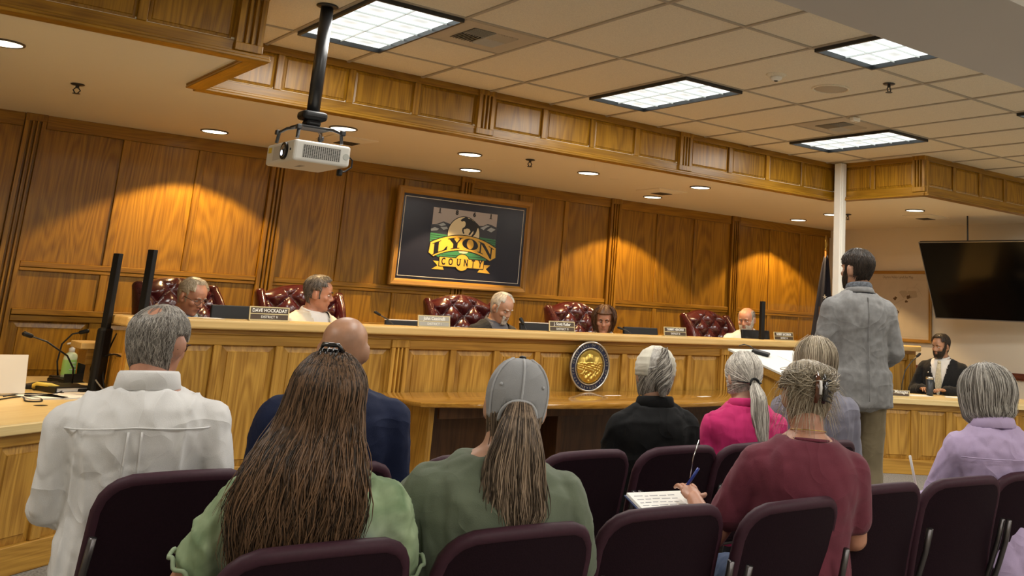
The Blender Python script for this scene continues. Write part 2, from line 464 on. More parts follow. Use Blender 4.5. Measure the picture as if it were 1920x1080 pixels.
# ------------------------------------------------------------------ ceiling lights
DIFF = emit('lit_diffuser', (.90,1,.99,1), TROFFER_EMIT)
def _cells(m):       # prismatic cells: the tubes shine through strongest between the cell centres
    nt = m.node_tree; N = nt.nodes.new; L = nt.links.new
    tc = N('ShaderNodeTexCoord'); sp = N('ShaderNodeSeparateXYZ'); L(tc.outputs['Object'], sp.inputs[0])
    prev = None
    for ax, k in ((0, 2*PI/.2925), (1, 2*PI/.2008)):
        a = N('ShaderNodeMath'); a.operation = 'MULTIPLY'; a.inputs[1].default_value = k; L(sp.outputs[ax], a.inputs[0])
        c = N('ShaderNodeMath'); c.operation = 'COSINE'; L(a.outputs[0], c.inputs[0])
        d = N('ShaderNodeMath'); d.operation = 'MULTIPLY_ADD'; d.inputs[1].default_value = .5; d.inputs[2].default_value = .5; L(c.outputs[0], d.inputs[0])
        if prev is None: prev = d
        else:
            e = N('ShaderNodeMath'); e.operation = 'MAXIMUM'; L(prev.outputs[0], e.inputs[0]); L(d.outputs[0], e.inputs[1]); prev = e
    r = N('ShaderNodeMapRange'); r.inputs['To Min'].default_value = TROFFER_EMIT*.72; r.inputs['To Max'].default_value = TROFFER_EMIT*1.7; L(prev.outputs[0], r.inputs['Value'])
    L(r.outputs[0], nt.nodes['Principled BSDF'].inputs['Emission Strength'])
_cells(DIFF)
LOUV = plain('white_louver', (.8,.83,.82,1), .35)
def troffer(x, y, label, group='fluorescent ceiling lights'):
    t = thing('ceiling_light', label, 'ceiling light', (x+.3025, y+.6145, 3.06), 0, group)
    fr = MB()
    W, D, w_ = .585, 1.205, .016
    fr.bbox((-W/2,-D/2,0),(W/2,-D/2+w_,.03)).bbox((-W/2,D/2-w_,0),(W/2,D/2,.03)).bbox((-W/2,-D/2+w_,0),(-W/2+w_,D/2-w_,.03)).bbox((W/2-w_,-D/2+w_,0),(W/2,D/2-w_,.03))
    obj('frame', fr, BLACKM, t)
    obj('diffuser', MB().bbox((-W/2+w_,-D/2+w_,.032),(W/2-w_,D/2-w_,.045)), DIFF, t)
    for k in range(1, 6): piece(t, 'louver', -W/2+w_, W/2-w_, -D/2+D*k/6-.0015, -D/2+D*k/6+.0015, .019, .031, LOUV, .0005)
    piece(t, 'louver', -.0025, .0025, -D/2+w_, D/2-w_, .0185, .0315, LOUV, .0005)
    la = bpy.data.lights.new('fluorescent_tubes', 'AREA'); la.shape = 'RECTANGLE'; la.size = W-.05; la.size_y = D-.05
    la.energy = TROFFER_LAMP; la.color = (1,.965,.90)
    lo = bpy.data.objects.new('fluorescent_tubes', la); COL.objects.link(lo); lo.parent = t; lo.location = (0,0,-.003)
    return t
_tl = ['large fluorescent ceiling light beside the projector pole', 'long fluorescent ceiling light in the middle of the tiled ceiling, left of the smoke detector',
       'narrow-looking fluorescent ceiling light above the white post', 'fluorescent ceiling light cut off by the painted beam, nearest the camera',
       'fluorescent ceiling light just entering at the right edge, beyond the beam']
for k, (x, y) in enumerate(LIGHTS): troffer(x, y, _tl[k] if k < 5 else 'fluorescent ceiling light hidden behind the painted beam, over the left seats')
for k, (x, y) in enumerate(LIGHTS_B): troffer(x, y, 'fluorescent ceiling light behind the camera, %s' % ['first row, left','first row, second from left','first row, third from left','first row, right','beside the left wall','beside the right wall','back row, left','back row, middle','back row, right'][k], 'fluorescent lights over the back seats')

LENS = emit('warm_lens', (1,.88,.62,1), 4.0)
DRIM = plain('downlight_rim', (.10,.075,.05,1), .35)
def downlight(x, y, label):
    t = thing('recessed_downlight', label, 'downlight', (x, y, 2.71), 0, 'recessed downlights in the low ceiling')
    obj('trim_ring', MB().tube([(0.105*math.cos(a),.105*math.sin(a),-.004) for a in [2*PI*k/32 for k in range(32)]], .008, 8, closed=True), DRIM, t, smooth=True)
    obj('lens', MB().prism([(.099*math.cos(2*PI*k/32),.099*math.sin(2*PI*k/32)) for k in range(32)], -.0065, -.001), LENS, t)
    sp = bpy.data.lights.new('downlight_lamp', 'SPOT'); sp.energy = DOWN_SPOT; sp.spot_size = rad(112 if y > 8.6 and not 4.5 < x < 5.5 else 84); sp.spot_blend = .18 if y > 8.6 else .5
    sp.color = (1,.66,.30); sp.shadow_soft_size = .05
    so = bpy.data.objects.new('downlight_lamp', sp); COL.objects.link(so); so.parent = t; so.location = (0,0,-.012)
for x, y, l in [(.70,6.93,'largest recessed downlight, cut by the left edge of the picture'),(2.54,9.14,'recessed downlight by the wall, left of the projector'),
    (3.17,7.91,'recessed downlight just behind the projector mount'),(4.48,8.17,'recessed downlight in front of the emblem, the nearer of two close together'),
    (5.02,9.11,'recessed downlight right above the emblem frame, the nearer to the wall of two'),(5.79,8.13,'recessed downlight right of the bare sprinkler, over the middle of the dais'),
    (7.40,9.07,'recessed downlight by the wall, just below the small square vent'),(7.07,7.88,'recessed downlight between the square vent and the fascia'),
    (9.98,9.13,'recessed downlight by the wall, left of the white post'),(9.65,7.01,'recessed downlight right of the white post'),(9.64,8.25,'recessed downlight half hidden by the white post')]:
    downlight(x, y, l)

# vents
VENT = plain('vent_metal', (.50,.44,.34,1), .5)
VENTD = plain('vent_dark', (.03,.025,.02,1), .7)
def vent(x, y, z, s, fr, label, rz=0):
    t = thing('air_vent', label, 'air vent', (x, y, z), rz, 'ceiling air vents')
    p = MB(); h = s/2; g = h-fr
    p.bbox((-h,-h,0),(h,-g,.012)).bbox((-h,g,0),(h,h,.012)).bbox((-h,-g,0),(-g,g,.012)).bbox((g,-g,0),(h,g,.012))
    obj('vent_plate', p, VENT, t)
    obj('vent_core', MB().bbox((-g,-g,.006),(g,g,.014)), VENTD, t)
    n = 8
    for q in range(4):
        for k in range(n):
            u = (k+.5)*g/n
            cx, cy = ((-1,-1),(1,-1),(1,1),(-1,1))[q]
            M = Matrix.Rotation(rad(38)*(1 if q in (0,1) else -1), 3, 'X') if q % 2 == 0 else Matrix.Rotation(rad(38)*(1 if q == 1 else -1), 3, 'Y')
            if q % 2 == 0: me = cached(('vs',round(g,3),q), lambda: MB().box((0,0,0),(g-.006,g/n*.95,.0025),M=M).mesh('slat')); loc = (cx*g/2, cy*u, 0)
            else: me = cached(('vs',round(g,3),q), lambda: MB().box((0,0,0),(g/n*.95,g-.006,.0025),M=M).mesh('slat')); loc = (cx*u, cy*g/2, 0)
            link('slat', me, VENT, t, loc)
    return t
vent(3.16, 5.731, 3.085, .57, .12, 'square ceiling air vent beside the large light near the projector')
vent(6.79, 5.731, 3.085, .57, .12, 'square ceiling air vent touching the light above the white post')
def lowvent(x, y, label):
    t = thing('air_vent', label, 'air vent', (x, y, 2.71), 0, 'ceiling air vents')
    p = MB().loft([[(-.2,-.2,0),(.2,-.2,0),(.2,.2,0),(-.2,.2,0)],[(-.2,-.2,-.008),(.2,-.2,-.008),(.2,.2,-.008),(-.2,.2,-.008)],[(-.1,-.1,-.03),(.1,-.1,-.03),(.1,.1,-.03),(-.1,.1,-.03)]])
    obj('vent_plate', p, PLASTER, t)
    obj('vent_slot', MB().bbox((-.085,-.085,-.034),(.085,.085,-.0301)), VENTD, t)
lowvent(3.44, 8.47, 'square vent in the low ceiling behind the projector mount')
lowvent(7.09, 8.54, 'square vent in the low ceiling over the right half of the dais')
lowvent(10.25, 7.29, 'square vent in the low ceiling right of the white post')

# sprinklers, smoke detector, speaker
def sprinkler(x, y, z, label):
    t = thing('fire_sprinkler', label, 'sprinkler', (x, y, z), 0, 'fire sprinklers')
    obj('escutcheon', MB().ell((0,0,-.004),(.045,.045,.010)), BLACKM, t, smooth=True)
    b = MB().tube([(0,0,-.01),(0,0,-.03)], .012, 8)
    for s in (-1,1): b.tube([(s*.010,0,-.03),(s*.022,0,-.045),(s*.008,0,-.065)], .0045, 6)
    obj('sprinkler_head', b, BLACKM, t)
    obj('deflector', MB().ell((0,0,-.068),(.026,.026,.004)), BLACKM, t, smooth=True)
sprinkler(1.27, 7.92, 2.71, 'fire sprinkler in the low ceiling at far left')
sprinkler(4.97, 7.92, 2.71, 'fire sprinkler in the low ceiling over the middle of the dais')
sprinkler(9.70, 8.05, 2.71, 'fire sprinkler in the low ceiling peeking past the white post')
sprinkler(5.744, 4.404, 3.092, 'fire sprinkler in the tiled ceiling between beam and speaker')
t = thing('smoke_detector', 'white domed smoke detector on a ceiling tile right of the middle light', 'smoke detector', (5.056,4.88,3.09))
obj('detector_base', MB().ell((0,0,0),(.075,.075,.022)), TILE, t, smooth=True)
obj('detector_cap', MB().ell((0,0,-.024),(.045,.045,.024)), WHITEP, t, smooth=True)
obj('detector_lens', MB().ell((0,0,-.046),(.016,.016,.006)), BLACK, t, smooth=True)
t = thing('ceiling_speaker', 'round flush ceiling speaker grille next to the smoke detector', 'speaker', (5.62,4.85,3.089))
SPK = plain('speaker_grille', (.50,.42,.30,1), .6)
obj('speaker_ring', MB().tube([(.135*math.cos(2*PI*k/36),.135*math.sin(2*PI*k/36),0) for k in range(36)], .010, 8, closed=True), TILE, t, smooth=True)
obj('speaker_grille', MB().ell((0,0,0),(.125,.125,.012), nu=28), SPK, t, smooth=True)
t = thing('motion_sensor', 'small white sensor box on the ceiling beside the far vent', 'sensor', (6.53,5.36,3.083))
obj('sensor_body', MB().rbox((0,0,-.018),(.09,.05,.036),.008), WHITEP, t)
obj('sensor_window', MB().ell((0,-.01,-.037),(.02,.014,.008)), TILE, t, smooth=True)
t = tag(obj('blank_cover_plate', MB().ell((4.80,8.34,2.71),(.05,.05,.006)), PLASTER, smooth=True), 'small round cover plate in the low ceiling right of the twin downlights', 'cover plate')
t = tag(obj('blank_cover_plate', MB().ell((6.22,8.26,2.71),(.05,.05,.006)), PLASTER, smooth=True), 'small round cover plate in the low ceiling left of the square vent', 'cover plate')

# white steel post at the inner corner of the fascias
t = thing('support_post', 'white square steel post from floor to ceiling behind the standing man', 'post', (8.385,7.07,0))
obj('post_shaft', MB().rbox((0,0,1.545),(.095,.095,3.07),.008), WHITEP, t)
obj('post_foot', MB().rbox((0,0,.01),(.16,.16,.02),.004), WHITEP, t)
piece(t, 'cover_strip', -.02, .02, -.054, -.046, .02, 3.08, WHITEP, .002)

# ------------------------------------------------------------------ text helper (flat lettering as thin meshes)
def text(parent, name, s, size, mat, loc, rot=(PI/2,0,0), ext=.0006, align='CENTER', xs=1.0, off=0.0, space=1.0):
    c = bpy.data.curves.new('txt', 'FONT'); c.body = s; c.size = size; c.extrude = ext; c.align_x = align; c.align_y = 'CENTER'
    c.offset = off; c.space_character = space; c.resolution_u = 3
    to = bpy.data.objects.new('txt', c); COL.objects.link(to)
    dg = bpy.context.evaluated_depsgraph_get()
    me = bpy.data.meshes.new_from_object(to.evaluated_get(dg))
    bpy.data.objects.remove(to); bpy.data.curves.remove(c)
    me.materials.clear()
    o = link(name, me, mat, parent, loc); o.rotation_euler = rot; o.scale = (xs,1,1)
    return o

# ------------------------------------------------------------------ the dais
dais = thing('dais', 'long oak panelled dais with thick rounded counter edge across the room', 'dais', (5.6,7.03,0))
DX0, DX1 = 1.64, 9.70
def dl(x): return x-5.6
obj('counter_top', MB().rbox((dl((DX0-.03+DX1+.03)/2), .17, 1.150), (DX1-DX0+.06, .46, .062), .014, seg=3), OAK_TOP, dais)
piece(dais, 'backing_board', dl(DX0), dl(DX1), .03, .07, 0, 1.118, OAK_V)
piece(dais, 'work_surface', dl(DX0), dl(DX1), .08, .50, .90, .93, OAK_H)
piece(dais, 'end_panel', dl(DX0), dl(DX0)+.03, .07, .80, 0, .93, OAK_V)
piece(dais, 'end_panel', dl(DX1)-.03, dl(DX1), .07, .80, 0, .93, OAK_V)
DP = [1.715, 3.445, 5.09, 6.735, 8.38, 9.62]
rail(dais, dl(DX0), dl(DX1), -.004, .03, 1.085, 1.119)
for i, x in enumerate(DP): pilaster(dais, dl(x), .13, .03, .045, 0, 1.085, 3, .055)
for i in range(5):
    a, b = DP[i]+.067, DP[i+1]-.067
    n = 4 if b-a > 1.3 else 3
    t = (b-a)/n
    rail(dais, dl(a), dl(b), .002, .03, 1.02, 1.085); rail(dais, dl(a), dl(b), .002, .03, .14, .26)
    rail(dais, dl(a), dl(b), -.006, .03, 0, .14, 'base_rail')
    for k in range(n):
        x0, x1 = a+k*t, a+(k+1)*t
        if k: stile(dais, dl(x0)-.025, dl(x0)+.025, .002, .03, .26, 1.02)
        raised(dais, dl(x0)+(.025 if k else .012), dl(x1)-(.025 if k < n-1 else .012), .26, 1.02, .028, .04, .018)
# stepped ledge on the left end
piece(dais, 'side_ledge', dl(1.475), dl(1.64), .39, .70, .958, .998, OAK_TOP)
piece(dais, 'ledge_bracket', dl(1.52), dl(1.64), .42, .66, .86, .958, OAK_H)
piece(dais, 'ledge_bracket', dl(1.57), dl(1.64), .44, .64, .74, .86, OAK_H)
struct('floor_platform', MB().bbox((1.70,7.12,0),(9.66,9.66,.15)), CARPET)

# ------------------------------------------------------------------ conference table against the dais
t = thing('conference_table', 'glossy oak table with bowed front edge in front of the dais', 'table', (5.09,6.6,0))
arc = [(-1.82,.40),(-1.84,.05),(-1.81,-.30)]
for k in range(1, 16):
    u = -1+2*k/16; arc.append((1.80*u, -.63+.33*u*u))
arc += [(1.81,-.30),(1.84,.05),(1.82,.40)]
def inset(poly, s): return [(x*(1-s*.012), y-(s*-.02 if y < 0 else 0)) for x, y in poly]
mb = MB()
ring = lambda z, s: [(x*(1-s/1.82), (y+s if y < .2 else y), z) for x, y in arc]
mb.loft([ring(.682,.010), ring(.685,.003), ring(.690,0), ring(.709,0), ring(.714,.003), ring(.717,.010)])
auto_smooth(obj('table_top', mb, OAK_T, t), 35)
SHADEW = OAK_SHADE
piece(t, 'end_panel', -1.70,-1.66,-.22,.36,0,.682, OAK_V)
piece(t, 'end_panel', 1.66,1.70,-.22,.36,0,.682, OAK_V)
piece(t, 'modesty_panel', -1.66,1.66,.02,.05,.12,.682, SHADEW)
piece(t, 'apron', -1.64,1.64,-.25,-.22,.60,.682, SHADEW)
for x in (-.62,.62): piece(t, 'support_panel', x-.02,x+.02,-.2,.02,0,.682, SHADEW)
tag(obj('paper_slip', MB().rbox((5.10,6.60,.7178),(.15,.03,.0012),.0004), PAPER), 'narrow white paper slip on the glossy table right of the seal', 'paper')
tag(obj('paper_slip', MB().rbox((5.93,6.43,.7178),(.14,.05,.0012),.0004,rz=.2), PAPER), 'white paper slip on the glossy table near the pink shirt', 'paper')

DESKTOP = oak('desk_top_oak', 'x', light=(.80,.63,.31,1), dark=(.66,.48,.20,1), rough=.4, cath=.4)
# ------------------------------------------------------------------ angled staff desks
def desk(name, label, P, ang, a, b, top_poly, pitch, withtop=True):
    """front face along local x from a to b at y=0, faces -y"""
    d = thing(name, label, 'desk', (P[0],P[1],0), ang)
    mb = MB(); n = len(top_poly)
    cx = sum(p[0] for p in top_poly)/n; cy = sum(p[1] for p in top_poly)/n
    def rg(z, s): 
        out = []
        for x, y in top_poly:
            L = math.hypot(x-cx, y-cy); out.append((x-(x-cx)/L*s, y-(y-cy)/L*s, z))
        return out
    mb.loft([rg(.650,.006), rg(.655,0), rg(.693,0), rg(.70,.008)])
    obj('desk_top', mb, DESKTOP, d)
    piece(d, 'backing_board', a, b, .025, .05, 0, .65, OAK_V)
    rail(d, a, b, 0, .025, .59, .65); rail(d, a, b, -.012, .025, 0, .135, 'base_rail')
    m = max(1, round((b-a)/pitch)); t = (b-a)/m
    for k in range(m+1):
        x = a+k*t
        stile(d, max(a,x-.032), min(b,x+.032), 0, .025, .135, .59)
    for k in range(m): raised(d, a+k*t+.032, a+(k+1)*t-.032, .135, .59, .022, .038, .016)
    return d
ld = desk('staff_desk', 'angled oak desk at left covered with cables and papers', (1.134,5.966), rad(38), -2.6, .66,
     [(-2.62,-.05),(.70,-.05),(.973,.488),(1.546,1.221),(1.704,1.098),(2.16,1.681),(1.40,2.38),(.62,.95),(-2.62,.80)], .34)
ang = rad(38)
piece(ld, 'end_panel', .63,.66,.05,.5,0,.65, OAK_V)
piece(ld, 'rear_leg', 1.45,1.53,2.1,2.18,0,.65, OAK_V)
piece(ld, 'rear_leg', -2.55,-2.47,.68,.76,0,.65, OAK_V)
obj('cable_grommet', MB().ell((0,0,0),(.035,.035,.003)), BLACK, ld, (.41,.47,.7005), smooth=True)
rd = desk('staff_desk', 'angled oak desk at right where the bearded man in black sits', (8.49,6.09), rad(-40), -.75, 1.65,
     [(-.8,-.05),(1.7,-.05),(1.7,.82),(-.8,.82)], .34)
piece(rd, 'end_panel', 1.62,1.65,.05,.78,0,.65, OAK_V)
piece(rd, 'end_panel', -.75,-.72,.05,.78,0,.65, OAK_V)
piece(rd, 'end_post', 1.62,1.74,-.03,.07,0,.74, OAK_V)
piece(rd, 'end_post_cap', 1.60,1.76,-.05,.09,.74,.77, OAK_PALE)

# ------------------------------------------------------------------ podium
pd = thing('podium', 'oak speaker podium with slanted white topped reading surface', 'podium', (5.10,4.70,0))
def slant(y, z0=1.165, z1=1.035, y0=-.25, y1=.27):
    return z1+(z0-z1)*(y-y0)/(y1-y0)
mb = MB()
mb.add([(-.27,-.19,.02),(.27,-.19,.02),(.27,.22,.02),(-.27,.22,.02),(-.27,-.19,slant(-.19)-.06),(.27,-.19,slant(-.19)-.06),(.27,.22,slant(.22)-.06),(-.27,.22,slant(.22)-.06)],
       [(3,2,1,0),(4,5,6,7),(0,1,5,4),(1,2,6,5),(2,3,7,6),(3,0,4,7)])
obj('podium_body', mb, OAK_V, pd)
piece(pd, 'podium_base', -.31,.31,-.23,.26,0,.06, OAK_H)
piece(pd, 'base_moulding', -.285,.285,-.205,.235,.06,.085, OAK_H)
def slab(x0,x1,y0,y1,t0,t1):
    m = MB(); vs = []
    for t_ in (t0,t1):
        for x,y in ((x0,y0),(x1,y0),(x1,y1),(x0,y1)): vs.append((x,y,slant(y)+t_))
    return m.add(vs, [(3,2,1,0),(4,5,6,7),(0,1,5,4),(1,2,6,5),(2,3,7,6),(3,0,4,7)])
obj('reading_board', slab(-.31,.31,-.25,.27,-.06,-.012), OAK_PALE, pd)
obj('board_surface', slab(-.315,.315,-.255,.275,-.012,.0), plain('pale_laminate', (.72,.70,.62,1), .45), pd)
raised(pd, -.23, .23, .14, .9, -.192, .05, .016)
tag(obj('notes_sheet', slab(.02,.26,-.17,.14,.0006,.0022), PAPER, None, (5.10,4.70,0)), 'white sheet of notes lying on the podium top', 'paper')
t = thing('podium_microphone', 'black microphone base with thin wire stem on the podium top', 'microphone', (4.98,4.86,slant(.16)))
M = Matrix.Rotation(-rad(19), 3, 'X')
obj('mic_base', MB().rbox((0,0,.012),(.07,.12,.022),.008,M=Matrix.Rotation(rad(14),3,'X')@Matrix.Rotation(rad(35),3,'Z')), BLACK, t)
obj('mic_stem', MB().tube([(-.02,.03,.02),(-.04,.06,.05),(-.07,.09,.06),(-.11,.10,.05)], .004, 6), BLACKM, t, smooth=True)

# ------------------------------------------------------------------ stacking chairs
def chair(label, loc, rz):
    t = thing('stacking_chair', label, 'chair', loc, rz, 'plum stacking chairs for the audience')
    W, H = .415, .372         # back shell
    def back(u, v, off):      # u -1..1, v 0..1
        x = u*W/2; z = .425+v*H
        y = -.135-.085*v**1.3-.035*(1-u*u)+.035 + off
        return (x, y, z)
    def shell(name, mat, o0, o1, s=1.0):
        nu, nv = 12, 10; r = .075
        def pt(i, j, off):
            u = -1+2*i/nu; v = j/nv
            # rounded upper corners, gently crowned top
            x = u*W/2*s; z = v*H
            cxr = W/2*s-r; czr = H-r
            if abs(x) > cxr and z > czr:
                dx, dz = abs(x)-cxr, z-czr; m = max(dx, dz); L = math.hypot(dx, dz)
                if L > 0: k = m/L; x = math.copysign(cxr+dx*k, x); z = czr+dz*k
            z += .012*(1-(x/(W/2))**2)*v
            return back(x/(W/2), z/H, off)
        mb = MB(); vs = []; fs = []
        n = (nu+1)*(nv+1)
        for off in (o0, o1):
            for j in range(nv+1):
                for i in range(nu+1): vs.append(pt(i, j, off))
        q = lambda i, j: j*(nu+1)+i
        for j in range(nv):
            for i in range(nu):
                fs.append((q(i,j), q(i+1,j), q(i+1,j+1), q(i,j+1)))
                fs.append((n+q(i,j), n+q(i,j+1), n+q(i+1,j+1), n+q(i+1,j)))
        bd = [(i,0) for i in range(nu)]+[(nu,j) for j in range(nv)]+[(i,nv) for i in range(nu,0,-1)]+[(0,j) for j in range(nv,0,-1)]
        for k in range(len(bd)):
            a, b = q(*bd[k]), q(*bd[(k+1)%len(bd)]); fs.append((b, a, n+a, n+b))
        mb.add(vs, fs)
        o = auto_smooth(obj(name, mb, mat, t), 50)
        edge = [Vector(pt(0,j,(o0+o1)/2)) for j in range(nv+1)]+[Vector(pt(i,nv,(o0+o1)/2)) for i in range(1,nu)]+[Vector(pt(nu,j,(o0+o1)/2)) for j in range(nv,-1,-1)]
        return o, edge
    bk, edge = shell('backrest', PLUM, 0.0, .034)
    obj('backrest_rim', MB().tube(edge, .0195, 8), PLUMRIM, bk, smooth=True)
    mb = MB(); R = []
    for z, s in ((.405,.94),(.415,1),(.44,1),(.458,.95),(.464,.8)):
        ring = []
        for k in range(28):
            a = 2*PI*k/28; c, sn = math.cos(a), math.sin(a)
            x = math.copysign(abs(c)**.45, c)*.215*s; y = math.copysign(abs(sn)**.45, sn)*.215*s+.09
            ring.append((x, y, z-.012*(y > .2)*(y-.2)/.1))
        R.append(ring)
    auto_smooth(obj('seat', MB().loft(R), PLUM, t), 50)
    for s in (-1,1):
        x = s*.226
        obj('back_frame', MB().tube([(x*.985,-.205,.66),(x,-.185,.58),(x*1.0,-.155,.50),(x,-.13,.44),(x,-.10,.405),(x,-.04,.392),(x,.20,.392)], .011, 8), TUBE, t, smooth=True)
        obj('leg', MB().tube([(x,.20,.392),(x*1.02,.25,.37),(x*1.06,.29,.18),(x*1.08,.31,.012)], .011, 8), TUBE, t, smooth=True)
        obj('leg', MB().tube([(x,-.06,.392),(x*1.03,-.12,.36),(x*1.07,-.20,.18),(x*1.1,-.25,.012)], .011, 8), TUBE, t, smooth=True)
    obj('seat_frame', MB().tube([(-.238,.18,.392),(.238,.18,.392)], .010, 8).tube([(-.238,-.08,.392),(.238,-.08,.392)], .010, 8), TUBE, t, smooth=True)
    return t
CH = [(1.01,2.49,-2,'plum chair in the nearest row, leftmost, under the long brown hair'),
      (1.51,2.45,-3,'plum chair in the nearest row, behind the person in the grey cap'),
      (2.025,2.49,-4,'empty plum chair in the nearest row, left of the maroon shirt'),
      (2.46,2.41,1,'plum chair in the nearest row, behind the maroon shirt'),
      (3.01,2.49,-3,'empty plum chair in the nearest row, right of the maroon shirt'),
      (3.48,2.46,-6,'empty plum chair in the nearest row with the lilac sleeve behind it'),
      (3.92,2.44,-6,'plum chair in the nearest row cut by the right edge of the picture'),
      (.995,3.56,2,'plum chair in the second row behind the white dress shirt'),
      (1.47,3.56,0,'plum chair in the second row behind the navy jacket, almost hidden'),
      (2.02,3.60,1,'plum chair in the second row, left of the grey cap'),
      (2.485,3.53,1,'empty plum chair in the second row, right of the grey cap'),
      (2.965,3.52,-1,'plum chair in the second row behind the black jacket'),
      (3.37,3.50,2,'plum chair in the second row behind the pink shirt'),
      (3.80,3.43,2,'plum chair in the second row behind the grey lilac shirt')]
c0 = chair(CH[0][3], (CH[0][0],CH[0][1],0), rad(CH[0][2]))
for x, y, a, l in CH[1:]: dup(c0, (x,y,0), rad(a), l)

# ------------------------------------------------------------------ tufted leather chairs behind the dais
def leather_chair(label, loc, rz):
    t = thing('leather_armchair', label, 'chair', loc, rz, 'oxblood leather chairs behind the dais')
    nu, nv = 72, 72; W = .60; H = .78; z0 = .52
    def top(u): return H-.10+.10*math.cos(u*PI/2*.92)
    vs = []; fs = []
    pu, pv = .105, .098
    def hgt(x, z):
        a = x/pu+z/pv; b = x/pu-z/pv
        s = abs(math.sin(PI*a/2))*abs(math.sin(PI*b/2)) 
        return .050*min(1, s*1.15)**.5
    btn = []
    for j in range(nv+1):
        for i in range(nu+1):
            u = -1+2*i/nu; v = j/nv
            h = top(u); x = u*W/2; z = v*h
            e = min(1, (1-abs(u))/.10, (1-v)/.07, v/.05+.2); e = max(0, e)**.5
            y = .05+hgt(x, z)*e*(1 if e > .5 else e*2)-.04*(1-e)-.13*v*1.0
            vs.append((x, y, z0+z))
    n = len(vs)
    for j in range(nv+1):
        for i in range(nu+1):
            u = -1+2*i/nu; v = j/nv; vs.append((u*W/2, -.06-.13*v+.0, z0+v*top(u)))
    q = lambda i, j: j*(nu+1)+i
    for j in range(nv):
        for i in range(nu):
            fs.append((q(i+1,j), q(i,j), q(i,j+1), q(i+1,j+1)))
            fs.append((n+q(i,j), n+q(i+1,j), n+q(i+1,j+1), n+q(i,j+1)))
    bd = [(i,0) for i in range(nu)]+[(nu,j) for j in range(nv)]+[(i,nv) for i in range(nu,0,-1)]+[(0,j) for j in range(nv,0,-1)]
    for k in range(len(bd)):
        a, b = q(*bd[k]), q(*bd[(k+1)%len(bd)]); fs.append((a, b, n+b, n+a))
    lbk = auto_smooth(obj('backrest', MB().add(vs, fs), LEATHER, t), 70)
    for m_ in range(-8, 9):
        for k_ in range(-8, 12):
            a, b = 2*m_, 2*k_                       # sin(PI*a/2)=0 on both families
            x = (a+b)/2*pu/1; z = (a-b)/2*pv
            if abs(x) < W/2-.04 and .05 < z < top(x/(W/2))-.05:
                v = z/top(x/(W/2))
                obj('button', MB().ell((0,0,0),(.011,.007,.011),nu=8,nv=6), LEATHER, lbk, (x, .054-.13*v, z0+z), smooth=True)
    for s in (-1,1):
        R = []
        for k in range(13):
            v = k/12; z = z0+.02+v*(H-.10); d = .05+.115*math.sin(PI*min(1,v*1.02))**.6
            cy = .03-.13*v+d*.5-.04; ring = []
            for m in range(14):
                a = 2*PI*m/14
                ring.append((s*(W/2+.012+.012*v)+.037*math.cos(a), cy+(d*.55+.035)*math.sin(a), z))
            R.append(ring)
        # close softly
        c0_ = R[0]; c1_ = R[-1]
        def shrink(r, f, dz):
            cx = sum(p[0] for p in r)/len(r); cy = sum(p[1] for p in r)/len(r)
            return [(cx+(p[0]-cx)*f, cy+(p[1]-cy)*f, p[2]+dz) for p in r]
        R = [shrink(c0_,.5,-.02)]+R+[shrink(c1_,.85,.02),shrink(c1_,.45,.034)]
        auto_smooth(obj('wing', MB().loft(R), LEATHER, t), 70)
        obj('armrest', MB().rbox((s*.30,.22,.60),(.09,.46,.12),.04,seg=3), LEATHER, t, smooth=True)
    obj('seat', MB().rbox((0,.24,.44),(.56,.56,.16),.05,seg=3), LEATHER, t, smooth=True)
    b = MB().tube([(0,.2,.05),(0,.2,.36)], .03, 10)
    for k in range(5):
        a = 2*PI*k/5+.3; b.tube([(0,.2,.07),(.28*math.cos(a),.2+.28*math.sin(a),.03)], [.022,.015], 8)
    obj('swivel_base', b, BLACKM, t)
    return t
LC = [(2.28,8.25,205,'leather wing chair behind the man in glasses at the left end of the dais'),
      (3.18,8.27,180,'leather wing chair behind the man in the cream jacket'),
      (4.64,8.25,178,'leather wing chair behind the white haired man under the emblem'),
      (5.92,8.25,184,'leather wing chair behind the brown haired woman'),
      (7.68,8.25,182,'leather wing chair behind the white bearded man at the right')]
lc0 = leather_chair(LC[0][3], (LC[0][0],LC[0][1],.15), rad(LC[0][2]))
for x, y, a, l in LC[1:]: dup(lc0, (x,y,.15), rad(a), l)

# ------------------------------------------------------------------ nameplates, monitors, microphones on the dais
NPB = plain('nameplate_brown', (.055,.030,.012,1), .35)
NPS = plain('nameplate_silver', (.36,.34,.29,1), .3, metal=.4)
NPG = plain('nameplate_gilt', (.62,.50,.26,1), .35, metal=.3)
NPT = plain('white_lettering', (.85,.83,.76,1), .5)
def nameplate(x, l1, l2, mat, label, w=.25, h=.085, size=.034, xs=1.0, y=7.055, z=1.181, rz=0):
    t = thing('nameplate', label, 'nameplate', (x,y,z), rz, 'nameplates along the dais')
    tilt = rad(10)
    M = Matrix.Rotation(-tilt, 3, 'X')
    def at(px, py, pz): return M @ Vector((px, py, pz))+Vector((0,0,.004))
    obj('plate_frame', MB().box(at(0,.004,h/2), (w,.008,h), M=M), NPG, t)
    for k, (s, zz, hh) in enumerate(((l1, h*.72, h*.40), (l2, h*.26, h*.36))):
        pi_ = obj('plate_insert', MB().box(at(0,-.001,zz), (w-.016,.003,hh), M=M), mat, t)
        if s: text(pi_, 'plate_text', s, size if k == 0 else size*.72, NPT, at(0,-.0032,zz-.001), (PI/2-tilt,0,0), .0006, xs=xs, off=.0006 if k == 0 else .0002, space=1.0 if k == 0 else 1.12)
    obj('plate_foot', MB().box((0,.012,.003), (w,.05,.006)), NPG, t)
    return t
nameplate(2.49,'DAVE HOCKADAY','DISTRICT V',NPB,'brown nameplate at the left end of the dais, in front of a dark monitor',.265,.092,.032,.86)
